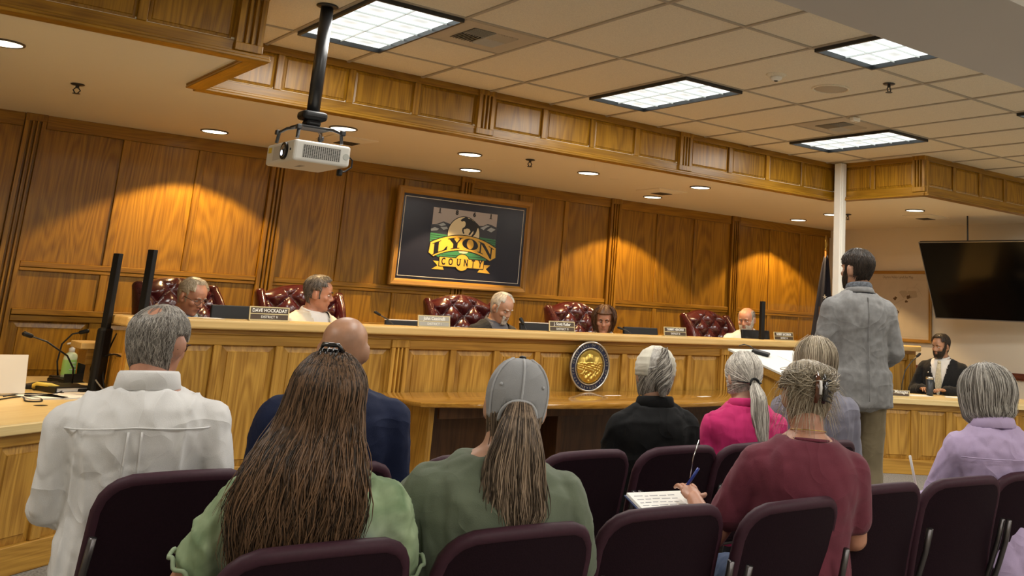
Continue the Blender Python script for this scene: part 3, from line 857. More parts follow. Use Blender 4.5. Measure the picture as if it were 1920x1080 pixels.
nameplate(3.715,'John Cassinelli','DISTRICT I',NPS,'silvery grey nameplate left of the middle leather chair',.265,.085,.034,.9)
nameplate(4.88,'J. Scott Keller','DISTRICT II',NPB,'nameplate between the white haired man and the woman',.255,.086,.033,.9)
nameplate(6.12,'TAMMY HENDRIX','DISTRICT III',NPB,'nameplate right of the woman, beside a wide dark monitor',.265,.080,.031,.82)
nameplate(7.555,'ROBERT JACOBSON','DISTRICT IV',NPB,'nameplate at the right end of the dais, right of the white bearded man',.28,.080,.030,.78)
def monitor(x, y, w, top, label, tilt=12, lip=False, rz=0):
    t = thing('monitor', label, 'monitor', (x,y,.93), rad(rz), 'dark monitors on the dais')
    h = top-.93-.06
    M = Matrix.Rotation(-rad(tilt), 3, 'X')
    obj('screen_back', MB().rbox((0,0,.06+h/2),(w,.028,h),.008,M=M), BLACK, t)
    obj('screen_bulge', MB().rbox((0,.024,.05+h/2),(w*.6,.03,h*.6),.012,M=M), BLACK, t)
    obj('stand', MB().rbox((0,.04,.04),(.05,.03,.09),.006).rbox((0,.04,.008),(.20,.15,.014),.005), BLACK, t)
    if lip: obj('bright_edge', MB().box((0,(h/2)*math.sin(rad(tilt)),.062+h), (w*.98,.03,.006)), WHITE, t)
monitor(2.43,7.36,.45,1.272,'black monitor behind the leftmost nameplate')
monitor(3.66,7.36,.38,1.218,'thin black screen with a pale upper edge left of the silvery nameplate',12,True)
monitor(4.85,7.36,.36,1.242,'black screen with pale upper edge beside the white haired man',12,True)
monitor(5.97,7.36,.40,1.246,'wide black monitor right of the brown haired woman')
monitor(7.47,7.36,.36,1.270,'black monitor in front of the white bearded man',12,False,-6)
def gooseneck(name, label, loc, pts, r=.0045, head=.011, base=True):
    t = thing(name, label, 'microphone', loc)
    obj('stem', MB().tube(pts, [r]*len(pts), 8), BLACKM, t, smooth=True)
    a, b = Vector(pts[-2]), Vector(pts[-1]); d = (b-a).normalized()
    obj('mic_head', MB().cap(b-d*.005, b+d*.035, head*.9, head), BLACK, t, smooth=True)
    if base: obj('mic_base', MB().rbox((0,0,.012),(.09,.12,.024),.008), BLACK, t)
    return t
gooseneck('gooseneck_microphone','slim gooseneck microphone standing on the dais right of the bald head',(3.55,7.30,.93),[(0,0,.02),(0,0,.16),(-.03,.0,.24),(-.08,.01,.285),(-.16,.02,.325)])
gooseneck('gooseneck_microphone','gooseneck microphone in front of the white haired man',(4.74,7.30,.93),[(0,0,.02),(-.01,0,.15),(-.03,.03,.25),(-.05,.07,.31)],head=.016)
gooseneck('gooseneck_microphone','gooseneck microphone right of the brown haired woman',(5.86,7.32,.93),[(0,0,.02),(0,0,.18),(-.03,0,.25),(-.09,.02,.285),(-.13,.03,.295)])
gooseneck('gooseneck_microphone','tall curved gooseneck microphone on the right staff desk',(8.62,6.42,.70),[(0,0,.02),(.01,0,.12),(.05,-.01,.25),(.13,-.03,.34),(.20,-.05,.395)],.0055,.014)
# small items near the members
tag(obj('paper_sheet', MB().box((2.18,7.3,1.1825),(.14,.2,.002)), PAPER), 'white paper on the counter before the man in glasses', 'paper')

# ------------------------------------------------------------------ round seal on the table against the dais
NAVY = plain('seal_navy', (.012,.016,.045,1), .35)
SILV = plain('silver_rim', (.55,.52,.45,1), .3, metal=.9)
GOLD = plain('gold_relief', (.60,.42,.10,1), .28, metal=.95, spec=.5)
t = thing('round_seal', 'round state seal in gold and navy standing on the table against the dais', 'seal', (5.10,6.955,.918), 0)
def disc(r, y0, y1, n=48): return MB().prism_xz([(r*math.cos(2*PI*k/n), r*math.sin(2*PI*k/n)) for k in range(n)], y0, y1)
obj('seal_body', disc(.195,-.02,.0), NAVY, t)
obj('outer_rim', MB().tube([(.195*math.cos(2*PI*k/56),-.02,.195*math.sin(2*PI*k/56)) for k in range(56)], .008, 8, closed=True), SILV, t, smooth=True)
obj('inner_rim', MB().tube([(.146*math.cos(2*PI*k/48),-.021,.146*math.sin(2*PI*k/48)) for k in range(48)], .005, 6, closed=True), SILV, t, smooth=True)
mb = MB()
for k in range(72): mb.box((.136*math.cos(2*PI*k/72),-.024,.136*math.sin(2*PI*k/72)),(.009,.008,.004),M=Matrix.Rotation(-2*PI*k/72,3,'Y'))
bd_ = obj('ray_border', mb, GOLD, t); bd_['kind'] = 'stuff'
# relief: sun behind hills, valley, train viaduct, plough and sheaf suggested in low relief
n = 70; vs = []; fs = []
def rel(x, z):
    r = math.hypot(x, z)
    h = .004
    h += .010*max(0, 1-((x+.01)**2+(z-.055)**2)/.045**2)
    for cx, cz, wd, hh in ((-.07,.03,.05,.012),(.06,.035,.06,.012),(.0,.0,.05,.008)):
        h += hh*max(0, 1-abs(x-cx)/wd)*max(0, 1-abs(z-cz)/.045)
    if z < .03: h += .006*abs(math.sin(38*x+60*z+3*math.sin(45*z)))**2+.005*abs(math.sin(80*z-25*x+2*math.sin(50*x)))
    if z < -.06: h += .006*math.sin(120*x)*math.sin(110*z)
    return h*(1-(r/.131)**6)
for j in range(n+1):
    for i in range(n+1):
        u, v = -1+2*i/n, -1+2*j/n
        x = u*math.sqrt(1-v*v/2)*.131; z = v*math.sqrt(1-u*u/2)*.131
        vs.append((x, -.0205-rel(x, z), z))
for j in range(n):
    for i in range(n):
        a = j*(n+1)+i; fs.append((a, a+1, a+n+2, a+n+1))
obj('relief', MB().add(vs, fs), GOLD, t, smooth=True)
def arc_text(s, r, a0, a1, size, flip=False):
    for k, ch in enumerate(s):
        if ch == ' ': continue
        a = rad(a0+(a1-a0)*k/(len(s)-1))
        o = text(t, 'seal_letter', ch, size, SILV, (r*math.cos(a), -.0215, r*math.sin(a)), (PI/2,0,0), .0012)
        rot = (a-PI/2) if not flip else (a+PI/2)
        o.rotation_euler = (Matrix.Rotation(-rot,3,'Y') @ Matrix.Rotation(PI/2,3,'X')).to_euler()
arc_text('THE GREAT SEAL OF THE STATE OF', .171, 200, -20, .026)
arc_text('NEVADA', .171, 246, 294, .030, True)
for a in (212,221,230,310,319,328):
    st = [( (.0075 if k%2==0 else .003)*math.cos(PI/2+k*PI/5), (.0075 if k%2==0 else .003)*math.sin(PI/2+k*PI/5)) for k in range(10)]
    o = obj('seal_star', MB().prism_xz(st,-.0225,-.0195), SILV, t, (.171*math.cos(rad(a)),0,.171*math.sin(rad(a))))

# ------------------------------------------------------------------ framed emblem over the dais
t = thing('framed_emblem', 'oak framed dark blue county emblem picture on the back wall', 'framed picture', (5.3075,9.63,2.021), 0)
W, H = 1.605, .997; fw_ = .068
def mitre(x0, z0, x1, z1, nx, nz):   # moulding piece along an edge, mitred
    pass
prof = [(0,.0),(0,-.035),(.012,-.045),(.045,-.040),(.060,-.022),(.068,-.018),(.068,0)]   # (inward, y)
cor = [(-W/2,-H/2,1,1),(W/2,-H/2,-1,1),(W/2,H/2,-1,-1),(-W/2,H/2,1,-1)]
for k in range(4):
    a, b = cor[k], cor[(k+1)%4]
    r0 = [(a[0]+a[2]*i, y, a[1]+a[3]*i) for i, y in prof]; r1 = [(b[0]+b[2]*i, y, b[1]+b[3]*i) for i, y in prof]
    obj('frame_rail', MB().loft([r0, r1]), OAK_PALE if k%2 == 0 else oak('oak_frame_upright','z',light=(.54,.29,.055,1),dark=(.32,.15,.025,1),rough=.35,cath=.4), t)
EM_BG = plain('emblem_navy', (.022,.024,.045,1), .22, spec=.4)
EM_LINE = plain('emblem_white_line', (.85,.82,.76,1), .5)
EM_GREY = plain('emblem_grey', (.50,.47,.49,1), .3); EM_BLK = plain('emblem_black', (.008,.007,.009,1), .35)
EM_BLUE = plain('emblem_slate', (.045,.055,.085,1), .35); EM_SNOW = plain('emblem_snow', (.45,.53,.62,1), .35)
EM_GRN = plain('emblem_green', (.055,.27,.12,1), .35); EM_SUN = plain('emblem_cream', (.92,.82,.56,1), .35)
EM_YEL = plain('emblem_yellow', (.88,.54,.07,1), .35)
obj('picture_board', MB().bbox((-W/2+fw_-.004,-.012,-H/2+fw_-.004),(W/2-fw_+.004,0,H/2-fw_+.004)), EM_BG, t)
ln = MB()
for a, b in (((-.713,.398),(.705,.404)),((-.713,-.404),(.705,-.398)),((-.716,-.404),(-.710,.404)),((.702,-.404),(.708,.404))):
    ln.bbox((a[0],-.0135,a[1]),(b[0],-.012,b[1]))
obj('border_line', ln, EM_LINE, t)
def em(name, poly, lev, mat): return obj(name, MB().prism_xz(poly, -.0125-.0009*lev, -.012), mat, t)
em('emblem_sky', [(-.39,.32),(.375,.32),(.375,-.03),(-.39,-.04)], 1, EM_GREY)
em('emblem_mountain', [(-.402,.138),(-.336,.149),(-.264,.182),(-.18,.163),(-.198,.045),(-.399,.05)], 2, EM_BLUE)
em('emblem_mountain', [(.155,.177),(.214,.182),(.264,.208),(.319,.198),(.385,.175),(.381,.05),(.170,.04)], 2, EM_BLUE)
for s_ in ([(-.372,.134),(-.311,.147),(-.264,.170),(-.229,.148),(-.283,.130),(-.316,.141)],[(-.399,.093),(-.356,.114),(-.305,.102),(-.327,.083),(-.394,.072)],
           [(-.294,.12),(-.22,.132),(-.205,.111),(-.254,.095)],[(.177,.156),(.252,.192),(.293,.188),(.243,.162),(.22,.137)],[(.259,.14),(.308,.174),(.365,.156),(.315,.122)]):
    em('emblem_snow', s_, 3, EM_SNOW)
em('emblem_field', [(-.398,.055),(-.17,.045),(-.17,-.03),(-.395,-.07)], 3, EM_GRN)
em('emblem_field', [(.165,.058),(.381,.047),(.381,-.06),(.17,-.03)], 3, EM_GRN)
for s_ in (-1,1):
    for k in range(3):
        x0, x1 = sorted((s_*.395, s_*.175)); z = .034-.022*k
        em('field_stripe', [(x0,z),(x1,z),(x1,z-.005),(x0,z-.005)], 4, EM_BLK)
cir = lambda cx, cz, r, n=48: [(cx+r*math.cos(2*PI*k/n), cz+r*math.sin(2*PI*k/n)) for k in range(n)]
em('emblem_sun_outline', cir(-.014,.065,.195), 4, EM_BLK)
em('emblem_sun', cir(-.014,.065,.187), 5, EM_SUN)
em('emblem_horse', [(-.068,.214),(-.048,.234),(-.027,.243),(-.012,.256),(.005,.254),(.022,.242),(.055,.238),(.098,.214),(.132,.200),(.165,.172),(.175,.140),(.150,.157),(.140,.141),(.133,.112),(.118,.080),(.09,.052),(.074,.058),(.099,.095),(.096,.119),(.079,.100),(.057,.066),(.039,.073),(.062,.11),(.046,.131),(.016,.136),(-.003,.126),(-.019,.124),(-.020,.104),(-.008,.081),(-.024,.075),(-.039,.109),(-.036,.134),(-.014,.147),(-.004,.169),(-.005,.191),(-.015,.205),(-.033,.209),(-.050,.200)], 6, EM_BLK)
def grow(poly, s, dz=0):
    cx = sum(p[0] for p in poly)/len(poly); cz = sum(p[1] for p in poly)/len(poly)
    return [(cx+(x-cx)*(1+s), cz+(z-cz)*(1+s*3)+dz) for x, z in poly]
low = [(-.31,-.178),(-.223,-.140),(.001,-.095),(.187,-.122),(.295,-.172),(.222,-.215),(.006,-.21),(-.217,-.21)]
em('emblem_meadow', low, 5.4, EM_GRN)
em('meadow_stripe', [(-.25,-.160),(.24,-.155),(.24,-.160),(-.25,-.165)], 6, EM_BLK)
em('emblem_moon', [(-.06,-.105),(0,-.10),(.06,-.105),(.045,-.125),(0,-.132),(-.045,-.125)], 6, EM_SUN)
def arcpts(x0, x1, zc, sag, n=20): return [(x0+(x1-x0)*k/n, zc-sag*(2*k/n-1)**2) for k in range(n+1)]
ban = arcpts(-.386,.386,.056,.100)+[(.392,-.145),(.325,-.184)]+arcpts(.325,-.340,-.098,.085)+[(-.398,-.148)]
ban_o = arcpts(-.394,.394,.064,.100)+[(.402,-.148),(.325,-.196)]+arcpts(.325,-.340,-.107,.085)+[(-.408,-.150)]
em('banner_outline', ban_o, 6, EM_BLK); em('emblem_banner', ban, 7, EM_YEL)
# bold serif letters drawn as polygons in a 1x1 box, bent along the banner
GL = {'L': [[(0,1),(.55,1),(.55,.94),(.42,.92),(.42,.08),(.75,.08),(.93,.32),(1,.32),(.97,0),(0,0),(0,.06),(.12,.08),(.12,.92),(0,.94)]],
      'Y': [[(0,1),(.50,1),(.50,.94),(.40,.92),(.60,.55),(.78,.90),(.68,.94),(.68,1),(1,1),(1,.94),(.90,.92),(.66,.46),(.66,.08),(.80,.06),(.80,0),(.24,0),(.24,.06),(.38,.08),(.38,.44),(.10,.92),(0,.94)]],
      'N': [[(0,1),(.36,1),(.80,.36),(.80,.92),(.66,.94),(.66,1),(1,1),(1,.94),(.88,.92),(.88,0),(.78,0),(.20,.84),(.20,.08),(.34,.06),(.34,0),(0,0),(0,.06),(.12,.08),(.12,.92),(0,.94)]]}
def bend(x, z):      # x across the banner, z 0..1 over its lettering height
    mid = .048-.100*(x/.386)**2; bot = -.092-.085*(x/.335)**2
    return (x, bot+.012+(mid-bot-.026)*z)
def letter(ch, x0, x1, z0=0, z1=1):
    if ch == 'O':
        cx, w_ = (x0+x1)/2, (x1-x0)/2
        def ringp(a, b): return [bend(cx+w_*a*math.cos(2*PI*k/40), .5+.5*b*math.sin(2*PI*k/40)) for k in range(40)]
        em('emblem_letter', ringp(1,1), 8, EM_BLK); em('letter_counter', ringp(.42,.88), 9, EM_YEL)
    else:
        for g in GL[ch]:
            pts = []
            for i in range(len(g)):
                p, q = g[i], g[(i+1)%len(g)]
                m = max(1, int(abs(q[0]-p[0])*5))
                for k in range(m): pts.append((p[0]+(q[0]-p[0])*k/m, p[1]+(q[1]-p[1])*k/m))
            em('emblem_letter', [bend(x0+(x1-x0)*x, z) for x, z in pts], 8, EM_BLK)
letter('L', -.365,-.192); letter('Y', -.195,-.015); letter('O', -.022,.168); letter('N', .168,.365)
em('ribbon_tail', [(-.338,-.228),(-.25,-.232),(-.205,-.314),(-.344,-.314),(-.28,-.275)], 6, EM_YEL)
em('ribbon_tail', [(.25,-.232),(.338,-.230),(.290,-.274),(.344,-.318),(.195,-.314)], 6, EM_YEL)
em('ribbon_outline', [(-.276,-.176),(.263,-.182),(.260,-.284),(-.272,-.284)], 7, EM_BLK)
em('disc_outline', cir(-.003,-.226,.092), 7, EM_BLK)
em('emblem_disc', cir(-.003,-.226,.084), 8, EM_YEL)
em('emblem_ribbon', [(-.268,-.184),(.255,-.190),(.252,-.275),(-.264,-.276)], 8.8, EM_YEL)
for ch, x in zip('COUNTY', (-.222,-.137,-.044,.042,.128,.213)):
    text(t, 'emblem_letter', ch, .098, EM_BLK, (x,-.0216,-.230), xs=.66, off=.003)
    if ch in 'UNTY':
        for dx in ((-.016,.016) if ch in 'UNY' else (0,)): em('letter_serif', [(x+dx-.012,-.190 if ch != 'T' else -.266),(x+dx+.012,-.190 if ch != 'T' else -.266),(x+dx+.012,-.196 if ch != 'T' else -.272),(x+dx-.012,-.196 if ch != 'T' else -.272)], 9.6, EM_BLK)
for ch, x in zip('1861', (-.316,-.116,.092,.294)):
    text(t, 'emblem_digit', ch, .062, EM_BLK, (x,-.0145,.288), off=.004)
    if ch == '1': em('digit_serif', [(x-.016,.264),(x+.018,.264),(x+.018,.270),(x-.016,.270)], 2, EM_BLK)

# ------------------------------------------------------------------ wall map
t = thing('framed_map', 'oak framed land use map on the cream right wall', 'framed map', (11.275,8.56,1.66), -PI/2)
W, H = 1.28, .93
cor = [(-W/2,-H/2,1,1),(W/2,-H/2,-1,1),(W/2,H/2,-1,-1),(-W/2,H/2,1,-1)]
prof = [(0,.0),(0,-.022),(.010,-.028),(.034,-.024),(.042,-.014),(.042,0)]
for k in range(4):
    a, b = cor[k], cor[(k+1)%4]
    obj('frame_rail', MB().loft([[(a[0]+a[2]*i, y, a[1]+a[3]*i) for i, y in prof],[(b[0]+b[2]*i, y, b[1]+b[3]*i) for i, y in prof]]), OAK_PALE if k%2==0 else OAK_V, t)
MAPP = plain('map_paper', (.60,.52,.40,1), .55, noise=.05, nscale=6); MAPL = plain('map_line', (.25,.19,.12,1), .6); MAPB = plain('map_brown', (.13,.075,.03,1), .6); MAPT = plain('map_tan', (.46,.38,.27,1), .6)
obj('map_sheet', MB().bbox((-W/2+.04,-.008,-H/2+.04),(W/2-.04,0,H/2-.04)), MAPP, t)
text(t, 'map_title', 'Dayton Valley LandUse Map', .052, MAPL, (.10,-.0085,H/2-.085), xs=.85, ext=.0004)
m_ = MB()
for a, b in (((-.56,-.40),(.575,.345)),):
    for p, q in (((a[0],a[1]),(b[0],a[1]+.003)),((a[0],b[1]),(b[0],b[1]+.003)),((a[0],a[1]),(a[0]+.003,b[1])),((b[0],a[1]),(b[0]+.003,b[1]))):
        m_.bbox((p[0],-.009,p[1]),(q[0],-.008,q[1]))
obj('map_border', m_, MAPT, t)
for k, (x, z, s) in enumerate([(.20,.17,.07),(.06,.10,.035),(.28,.12,.04),(-.05,.02,.03),(.10,-.08,.035),(.0,-.13,.04),(.24,.06,.025),(-.02,-.04,.02)]):
    r_ = random.Random(k)
    pts = [(x+s*(.4+.6*r_.random())*math.cos(2*PI*i/11)*1.3, z+s*(.3+.6*r_.random())*math.sin(2*PI*i/11)) for i in range(11)]
    obj('map_patch', MB().prism_xz(pts,-.0092,-.008), MAPB if s < .05 else MAPT, t)
for k, (x0, z0, x1, z1) in enumerate([(.25,.24,.42,.24),(.25,.24,.25,.17),(.42,.24,.50,.13),(.42,.30,.36,.24),(-.3,-.2,.1,.05),(.1,.05,.45,.2),(.0,-.35,.15,0)]):
    d = Vector((x1-x0,0,z1-z0)); L = d.length
    obj('map_road', MB().box(((x0+x1)/2,-.0086,(z0+z1)/2),(L,.001,.004),M=Matrix.Rotation(-math.atan2(z1-z0,x1-x0),3,'Y')), MAPT, t)
obj('map_patch', MB().prism_xz([(.26,.20),(.40,.20),(.42,.12),(.30,.10)],-.0088,-.008), MAPT, t)

# ------------------------------------------------------------------ television on a ceiling rod
t = thing('television', 'large black flat television tilted down from the right wall', 'television', (10.44,7.40,1.955), rad(-83))
tl = rad(26)
M = Matrix.Rotation(tl, 3, 'X')
def T(p): return M @ Vector(p)
obj('cabinet', MB().rbox(T((.83,.022,0)), (1.66,.045,.99), .008, M=M), BLACK, t)
obj('screen', MB().box(T((.83,-.0035,.004)), (1.64,.004,.965), M=M), SCREENK, t)
SILF = plain('tv_frame', (.35,.34,.33,1), .3, metal=.6)
fr = MB()
for c, s in (((0.003,-.002,0),(.008,.012,.99)),((1.657,-.002,0),(.008,.012,.99)),((.83,-.002,-.49),(1.66,.012,.010)),((.83,-.002,.491),(1.66,.012,.007))): fr.box(T(c), s, M=M)
obj('screen_bezel', fr, SILF, t)
obj('rear_mount', MB().rbox(T((.83,.075,0)), (.5,.07,.4), .01, M=M), BLACKM, t)
obj('mount_arm', MB().tube([T((.83,.1,.05)), T((.83,.1,.05))+Vector((0,.25,.1)), (.83,.62,.15)], .03, 8), BLACKM, t)
obj('hanger_rod', MB().tube([T((.60,.05,.40)), (.60,T((.60,.05,.40)).y,.755)], .010, 8), BLACKM, t)

# ------------------------------------------------------------------ flag in the corner
t = thing('flag', 'dark navy flag hanging on a gold topped pole in the corner', 'flag', (10.40,9.0,0))
obj('flag_pole', MB().tube([(0,0,.02),(0,0,2.33)], .014, 10), plain('flag_pole_wood', (.22,.10,.03,1), .3), t, smooth=True)
mb = MB().loft([[(r*math.cos(2*PI*k/8), r*math.sin(2*PI*k/8), z) for k in range(8)] for r, z in ((.012,2.33),(.022,2.35),(.012,2.37),(.028,2.41),(.020,2.46),(.004,2.54))])
obj('finial', mb, BRASS, t, smooth=True)
obj('pole_base', MB().loft([[(r*math.cos(2*PI*k/20), r*math.sin(2*PI*k/20), z) for k in range(20)] for r, z in ((.15,0),(.15,.02),(.06,.05),(.03,.09))]), BRASS, t, smooth=True)
R = []
for j in range(22):
    v = j/21; z = 2.26-1.55*v; ring = []
    for k in range(40):
        a = 2*PI*k/40
        r = (.03+.16*v**.8)*(1+.28*math.sin(5*a+2*v))
        ring.append((r*math.cos(a)*.9-.06*v, r*math.sin(a)*.75, z+.03*math.cos(a)))
    R.append(ring)
FLAGM = plain('flag_navy', (.005,.007,.024,1), .8)
obj('flag_cloth', MB().loft(R), FLAGM, t, smooth=True)
for k, (a, v) in enumerate(((-2.2,.35),(-2.0,.55),(-2.3,.75))):
    z = 2.26-1.55*v; r = (.03+.16*v**.8)*(1+.28*math.sin(5*a+2*v))+.004
    st = [((.032 if q%2==0 else .013)*math.cos(PI/2+q*PI/5),(.032 if q%2==0 else .013)*math.sin(PI/2+q*PI/5)) for q in range(10)]
    obj('flag_star', MB().prism_xz(st,-.004,.004), PAPER, t, (r*math.cos(a)*.9-.06*v, r*math.sin(a)*.75, z), a+PI/2)

# ------------------------------------------------------------------ projector and its pole
t = thing('projector_mount', 'black ceiling pole and bracket holding the white projector', 'projector mount', (2.165,5.89,0))
obj('ceiling_flange', MB().ell((0,0,3.085),(.065,.065,.014),nu=20), BLACKM, t, smooth=True)
obj('pole', MB().tube([(0,0,2.42),(0,0,3.085)], .0375, 18), BLACKM, t, smooth=True)
obj('swivel_joint', MB().rbox((0,0,2.40),(.15,.12,.055),.022,seg=3).rbox((.0,0,2.355),(.09,.09,.045),.018), BLACK, t)
obj('mount_plate', MB().rbox((0,0,2.328),(.20,.14,.014),.005), BLACK, t)
for sx, sy in ((-1,-1),(1,-1),(1,1),(-1,1)):
    obj('bracket_arm', MB().tube([(sx*.06,sy*.04,2.33),(sx*.10,sy*.10,2.322),(sx*.125,sy*.155,2.30),(sx*.13,sy*.165,2.236)], .010, 8).rbox((sx*.13,sy*.165,2.30),(.03,.03,.03),.006), BLACKM, t, smooth=False)
t = thing('projector', 'white projector hanging from the black ceiling pole', 'projector', (2.17,5.89,2.10))
X, Y, Z = .165, .222, .122
WPJ = plain('projector_white', (.66,.65,.60,1), .4)
obj('casing', MB().rbox((0,0,Z/2),(2*X,2*Y,Z),.016,seg=3), WPJ, t)
obj('grille_recess', MB().bbox((-.115,-Y-.0015,.022),(.105,-Y+.01,.098)), plain('grille_grey', (.42,.41,.37,1), .5), t)
mb = MB()
for i in range(18):
    for j in range(9): mb.bbox((-.110+i*.012,-Y-.0022,.025+j*.008),(-.1035+i*.012,-Y,.0305+j*.008))
g_ = obj('grille_holes', mb, DARKGAP, t); g_['kind'] = 'stuff'
obj('round_button', disc(.018,-Y-.003,-Y+.01,24), plain('grey_button', (.45,.46,.42,1), .4), t, (.138,0,.058))
# lens on the left face, towards the near end
ly, lz = -.085, .062
def discx(r, x0, x1, n=28): return MB().loft([[(x1, r*math.sin(2*PI*k/n)*-1, r*math.cos(2*PI*k/n)) for k in range(n)],[(x0, r*math.sin(2*PI*k/n)*-1, r*math.cos(2*PI*k/n)) for k in range(n)]])
obj('lens_ring', discx(.050,-X-.012,-X+.02), BLACK, t, (0,ly,lz))
obj('lens_glass', MB().ell((-X-.010,ly,lz),(.010,.038,.038)), plain('lens_glass', (.01,.015,.03,1), .05, spec=1, coat=1), t, smooth=True)
obj('lens_core', MB().ell((-X-.018,ly,lz-.012),(.004,.015,.017)), emit('projector_lamp', (.75,.85,1,1), 2.2), t, smooth=True)
obj('sensor_eye', MB().ell((-X-.001,-.170,.066),(.003,.008,.008)), BLACK, t, smooth=True)
obj('side_panel', MB().bbox((-X-.002,-.02,.02),(-X+.005,.10,.10)), plain('panel_grey', (.50,.49,.46,1), .5), t)
obj('warning_sticker', MB().bbox((-X-.002,.135,.070),(-X+.005,.185,.100)), plain('yellow_sticker', (.70,.52,.05,1), .5), t)
obj('bottom_seam', MB().bbox((-.05,-.03,-.0008),(-.02,.06,.002)), plain('seam', (.3,.29,.27,1), .6), t)
obj('power_cable', MB().tube([(X,-.10,.085),(X+.03,-.10,.088),(X+.065,-.10,.06),(X+.065,-.10,.02),(X+.03,-.10,-.01),(X-.005,-.12,-.02)], .005, 8).rbox((X-.012,-.12,-.024),(.03,.03,.04),.008), BLACK, t)

# ------------------------------------------------------------------ clear screens
def guard(label, p1, p2, z1, z2, zb1, zb2, w1=.05):
    t = thing('acrylic_screen', label, 'screen', (p1[0],p1[1],0))
    d = Vector((p2[0]-p1[0], p2[1]-p1[1], 0)); a = math.atan2(d.y, d.x); L = d.length
    t.rotation_euler = (0,0,a)
    obj('post', MB().rbox((0,0,(zb1+z1)/2),(.05,.035,z1-zb1),.004), BLACK, t)
    if zb2 is not None: obj('post', MB().rbox((L,0,(zb2+z2)/2),(.05,.035,z2-zb2),.004), BLACK, t)
    obj('clear_panel', MB().bbox((.02,-.003,max(zb1,zb2 or zb1)+.05),(L-.02,.003,min(z1,z2)-.01)), GLASS, t)
    return t
g = guard('clear acrylic screen between two tall black posts at the left end of the dais', (1.575,7.32), (1.715,7.08), 1.563, 1.595, .705, 1.181)
obj('post_sleeve', MB().rbox((0,0,.90),(.06,.085,.40),.02), BLACK, g)
obj('base_plate', MB().rbox((-.14,0,.714),(.26,.16,.022),.006), BLACK, g)
guard('clear acrylic screen with one black post at the right end of the dais', (7.40,7.22), (8.30,7.24), 1.555, 1.575, 1.181, None)

# ------------------------------------------------------------------ clutter on the left desk
DZ = .70
t = thing('sanitizer_bottle', 'green pump bottle of hand sanitizer on the left desk', 'bottle', (1.58,8.20,DZ+.026), rad(30))
def ringr(rx, ry, z, n=20): return [(rx*math.cos(2*PI*k/n), ry*math.sin(2*PI*k/n), z) for k in range(n)]
CLG = plain('clear_green', (.70,.80,.50,1), .25); GRNL = plain('green_label', (.40,.70,.18,1), .5)
obj('bottle_body', MB().loft([ringr(.045,.03,0),ringr(.05,.034,.006),ringr(.05,.034,.13),ringr(.042,.03,.155),ringr(.018,.018,.17)]), CLG, t, smooth=True)
lab_ = obj('bottle_label', MB().loft([ringr(.0508,.0348,.02),ringr(.0508,.0348,.12)], caps=False), GRNL, t, smooth=True)
for k in range(3): obj('label_line', MB().box((0,-.0352,.055+.022*k),(.05-.01*k,.001,.005)), PAPER, lab_)
obj('pump_collar', MB().loft([ringr(.019,.019,.168),ringr(.019,.019,.195),ringr(.009,.009,.200)]), WHITE, t, smooth=True)
obj('pump_head', MB().tube([(0,0,.198),(0,0,.225)], .007, 8).rbox((.0,.0,.228),(.028,.024,.016),.005).tube([(-.01,0,.230),(-.045,0,.226)], .006, 8), WHITE, t)
t = thing('desk_organizer', 'black desk tray holding the bottle and pens', 'tray', (1.64,8.18,DZ), rad(20))
obj('tray_base', MB().rbox((0,0,.012),(.30,.20,.024),.006), BLACK, t)
obj('tray_lip', MB().bbox((-.15,-.10,.02),(.15,-.09,.06)), BLACK, t)
obj('pen_cup', MB().loft([ringr(.04,.04,.02),ringr(.045,.045,.13)], caps=False).loft([ringr(.04,.04,.024),ringr(.001,.001,.024)]), BLACK, t, (.035,.0,0), smooth=True)
for k, (c, cn) in enumerate((((.8,.8,.8,1),'white'),((.02,.03,.35,1),'blue'),((.35,.02,.03,1),'red'),((.75,.72,.08,1),'yellow'),((.03,.03,.2,1),'navy'),((.55,.7,.1,1),'lime'))):
    a = -.5+.2*k
    pm = plain('pen_'+cn, c, .35)
    p0 = Vector((1.662+.006*k, 8.195+.01*(k%3), DZ+.03))
    pt_ = thing('pen', cn+' pen standing in the black cup on the left desk', 'pen', p0, 0, 'pens in the desk cup')
    d = Vector((math.sin(a)*.25, .12*math.cos(2*k), 1)).normalized()
    obj('barrel', MB().tube([(0,0,0), d*.135], .0055, 8), pm, pt_, smooth=True)
    obj('pen_cap', MB().tube([d*.135, d*.160], .0062, 8), pm, pt_, smooth=True)
t = thing('laptop', 'pale laptop lid standing open at the left edge of the desk', 'laptop', (1.065,7.16,DZ), rad(8))
LAP = plain('laptop_shell', (.62,.58,.50,1), .4)
M = Matrix.Rotation(rad(-14), 3, 'X')
obj('lid', MB().rbox(M @ Vector((-.04,0,.112))+Vector((0,0,.012)), (.31,.008,.225), .003, M=M), LAP, t)
obj('lid_screen', MB().box(M @ Vector((-.04,.0045,.112))+Vector((0,0,.012)), (.29,.001,.20), M=M), SCREENK, t)
obj('keyboard_deck', MB().rbox((-.04,.115,.009),(.31,.22,.014),.004), LAP, t)
t = thing('keyboard', 'black keyboard on the left desk behind the yellow lanyard', 'keyboard', (1.34,7.75,DZ), rad(60))
obj('keyboard_body', MB().rbox((0,0,.010),(.36,.13,.018),.005), BLACK, t)
km = MB()
for i in range(14):
    for j in range(5): km.bbox((-.168+i*.024,-.056+j*.0225,.019),(-.147+i*.024,-.037+j*.0225,.024))
kk = obj('keys', km, plain('key_black', (.025,.025,.027,1), .5), t); kk['kind'] = 'stuff'
t = thing('yellow_lanyard', 'yellow ribbon lanyard looped on the left desk', 'lanyard', (1.36,7.42,DZ))
YEL = plain('yellow_ribbon', (.80,.62,.12,1), .6)
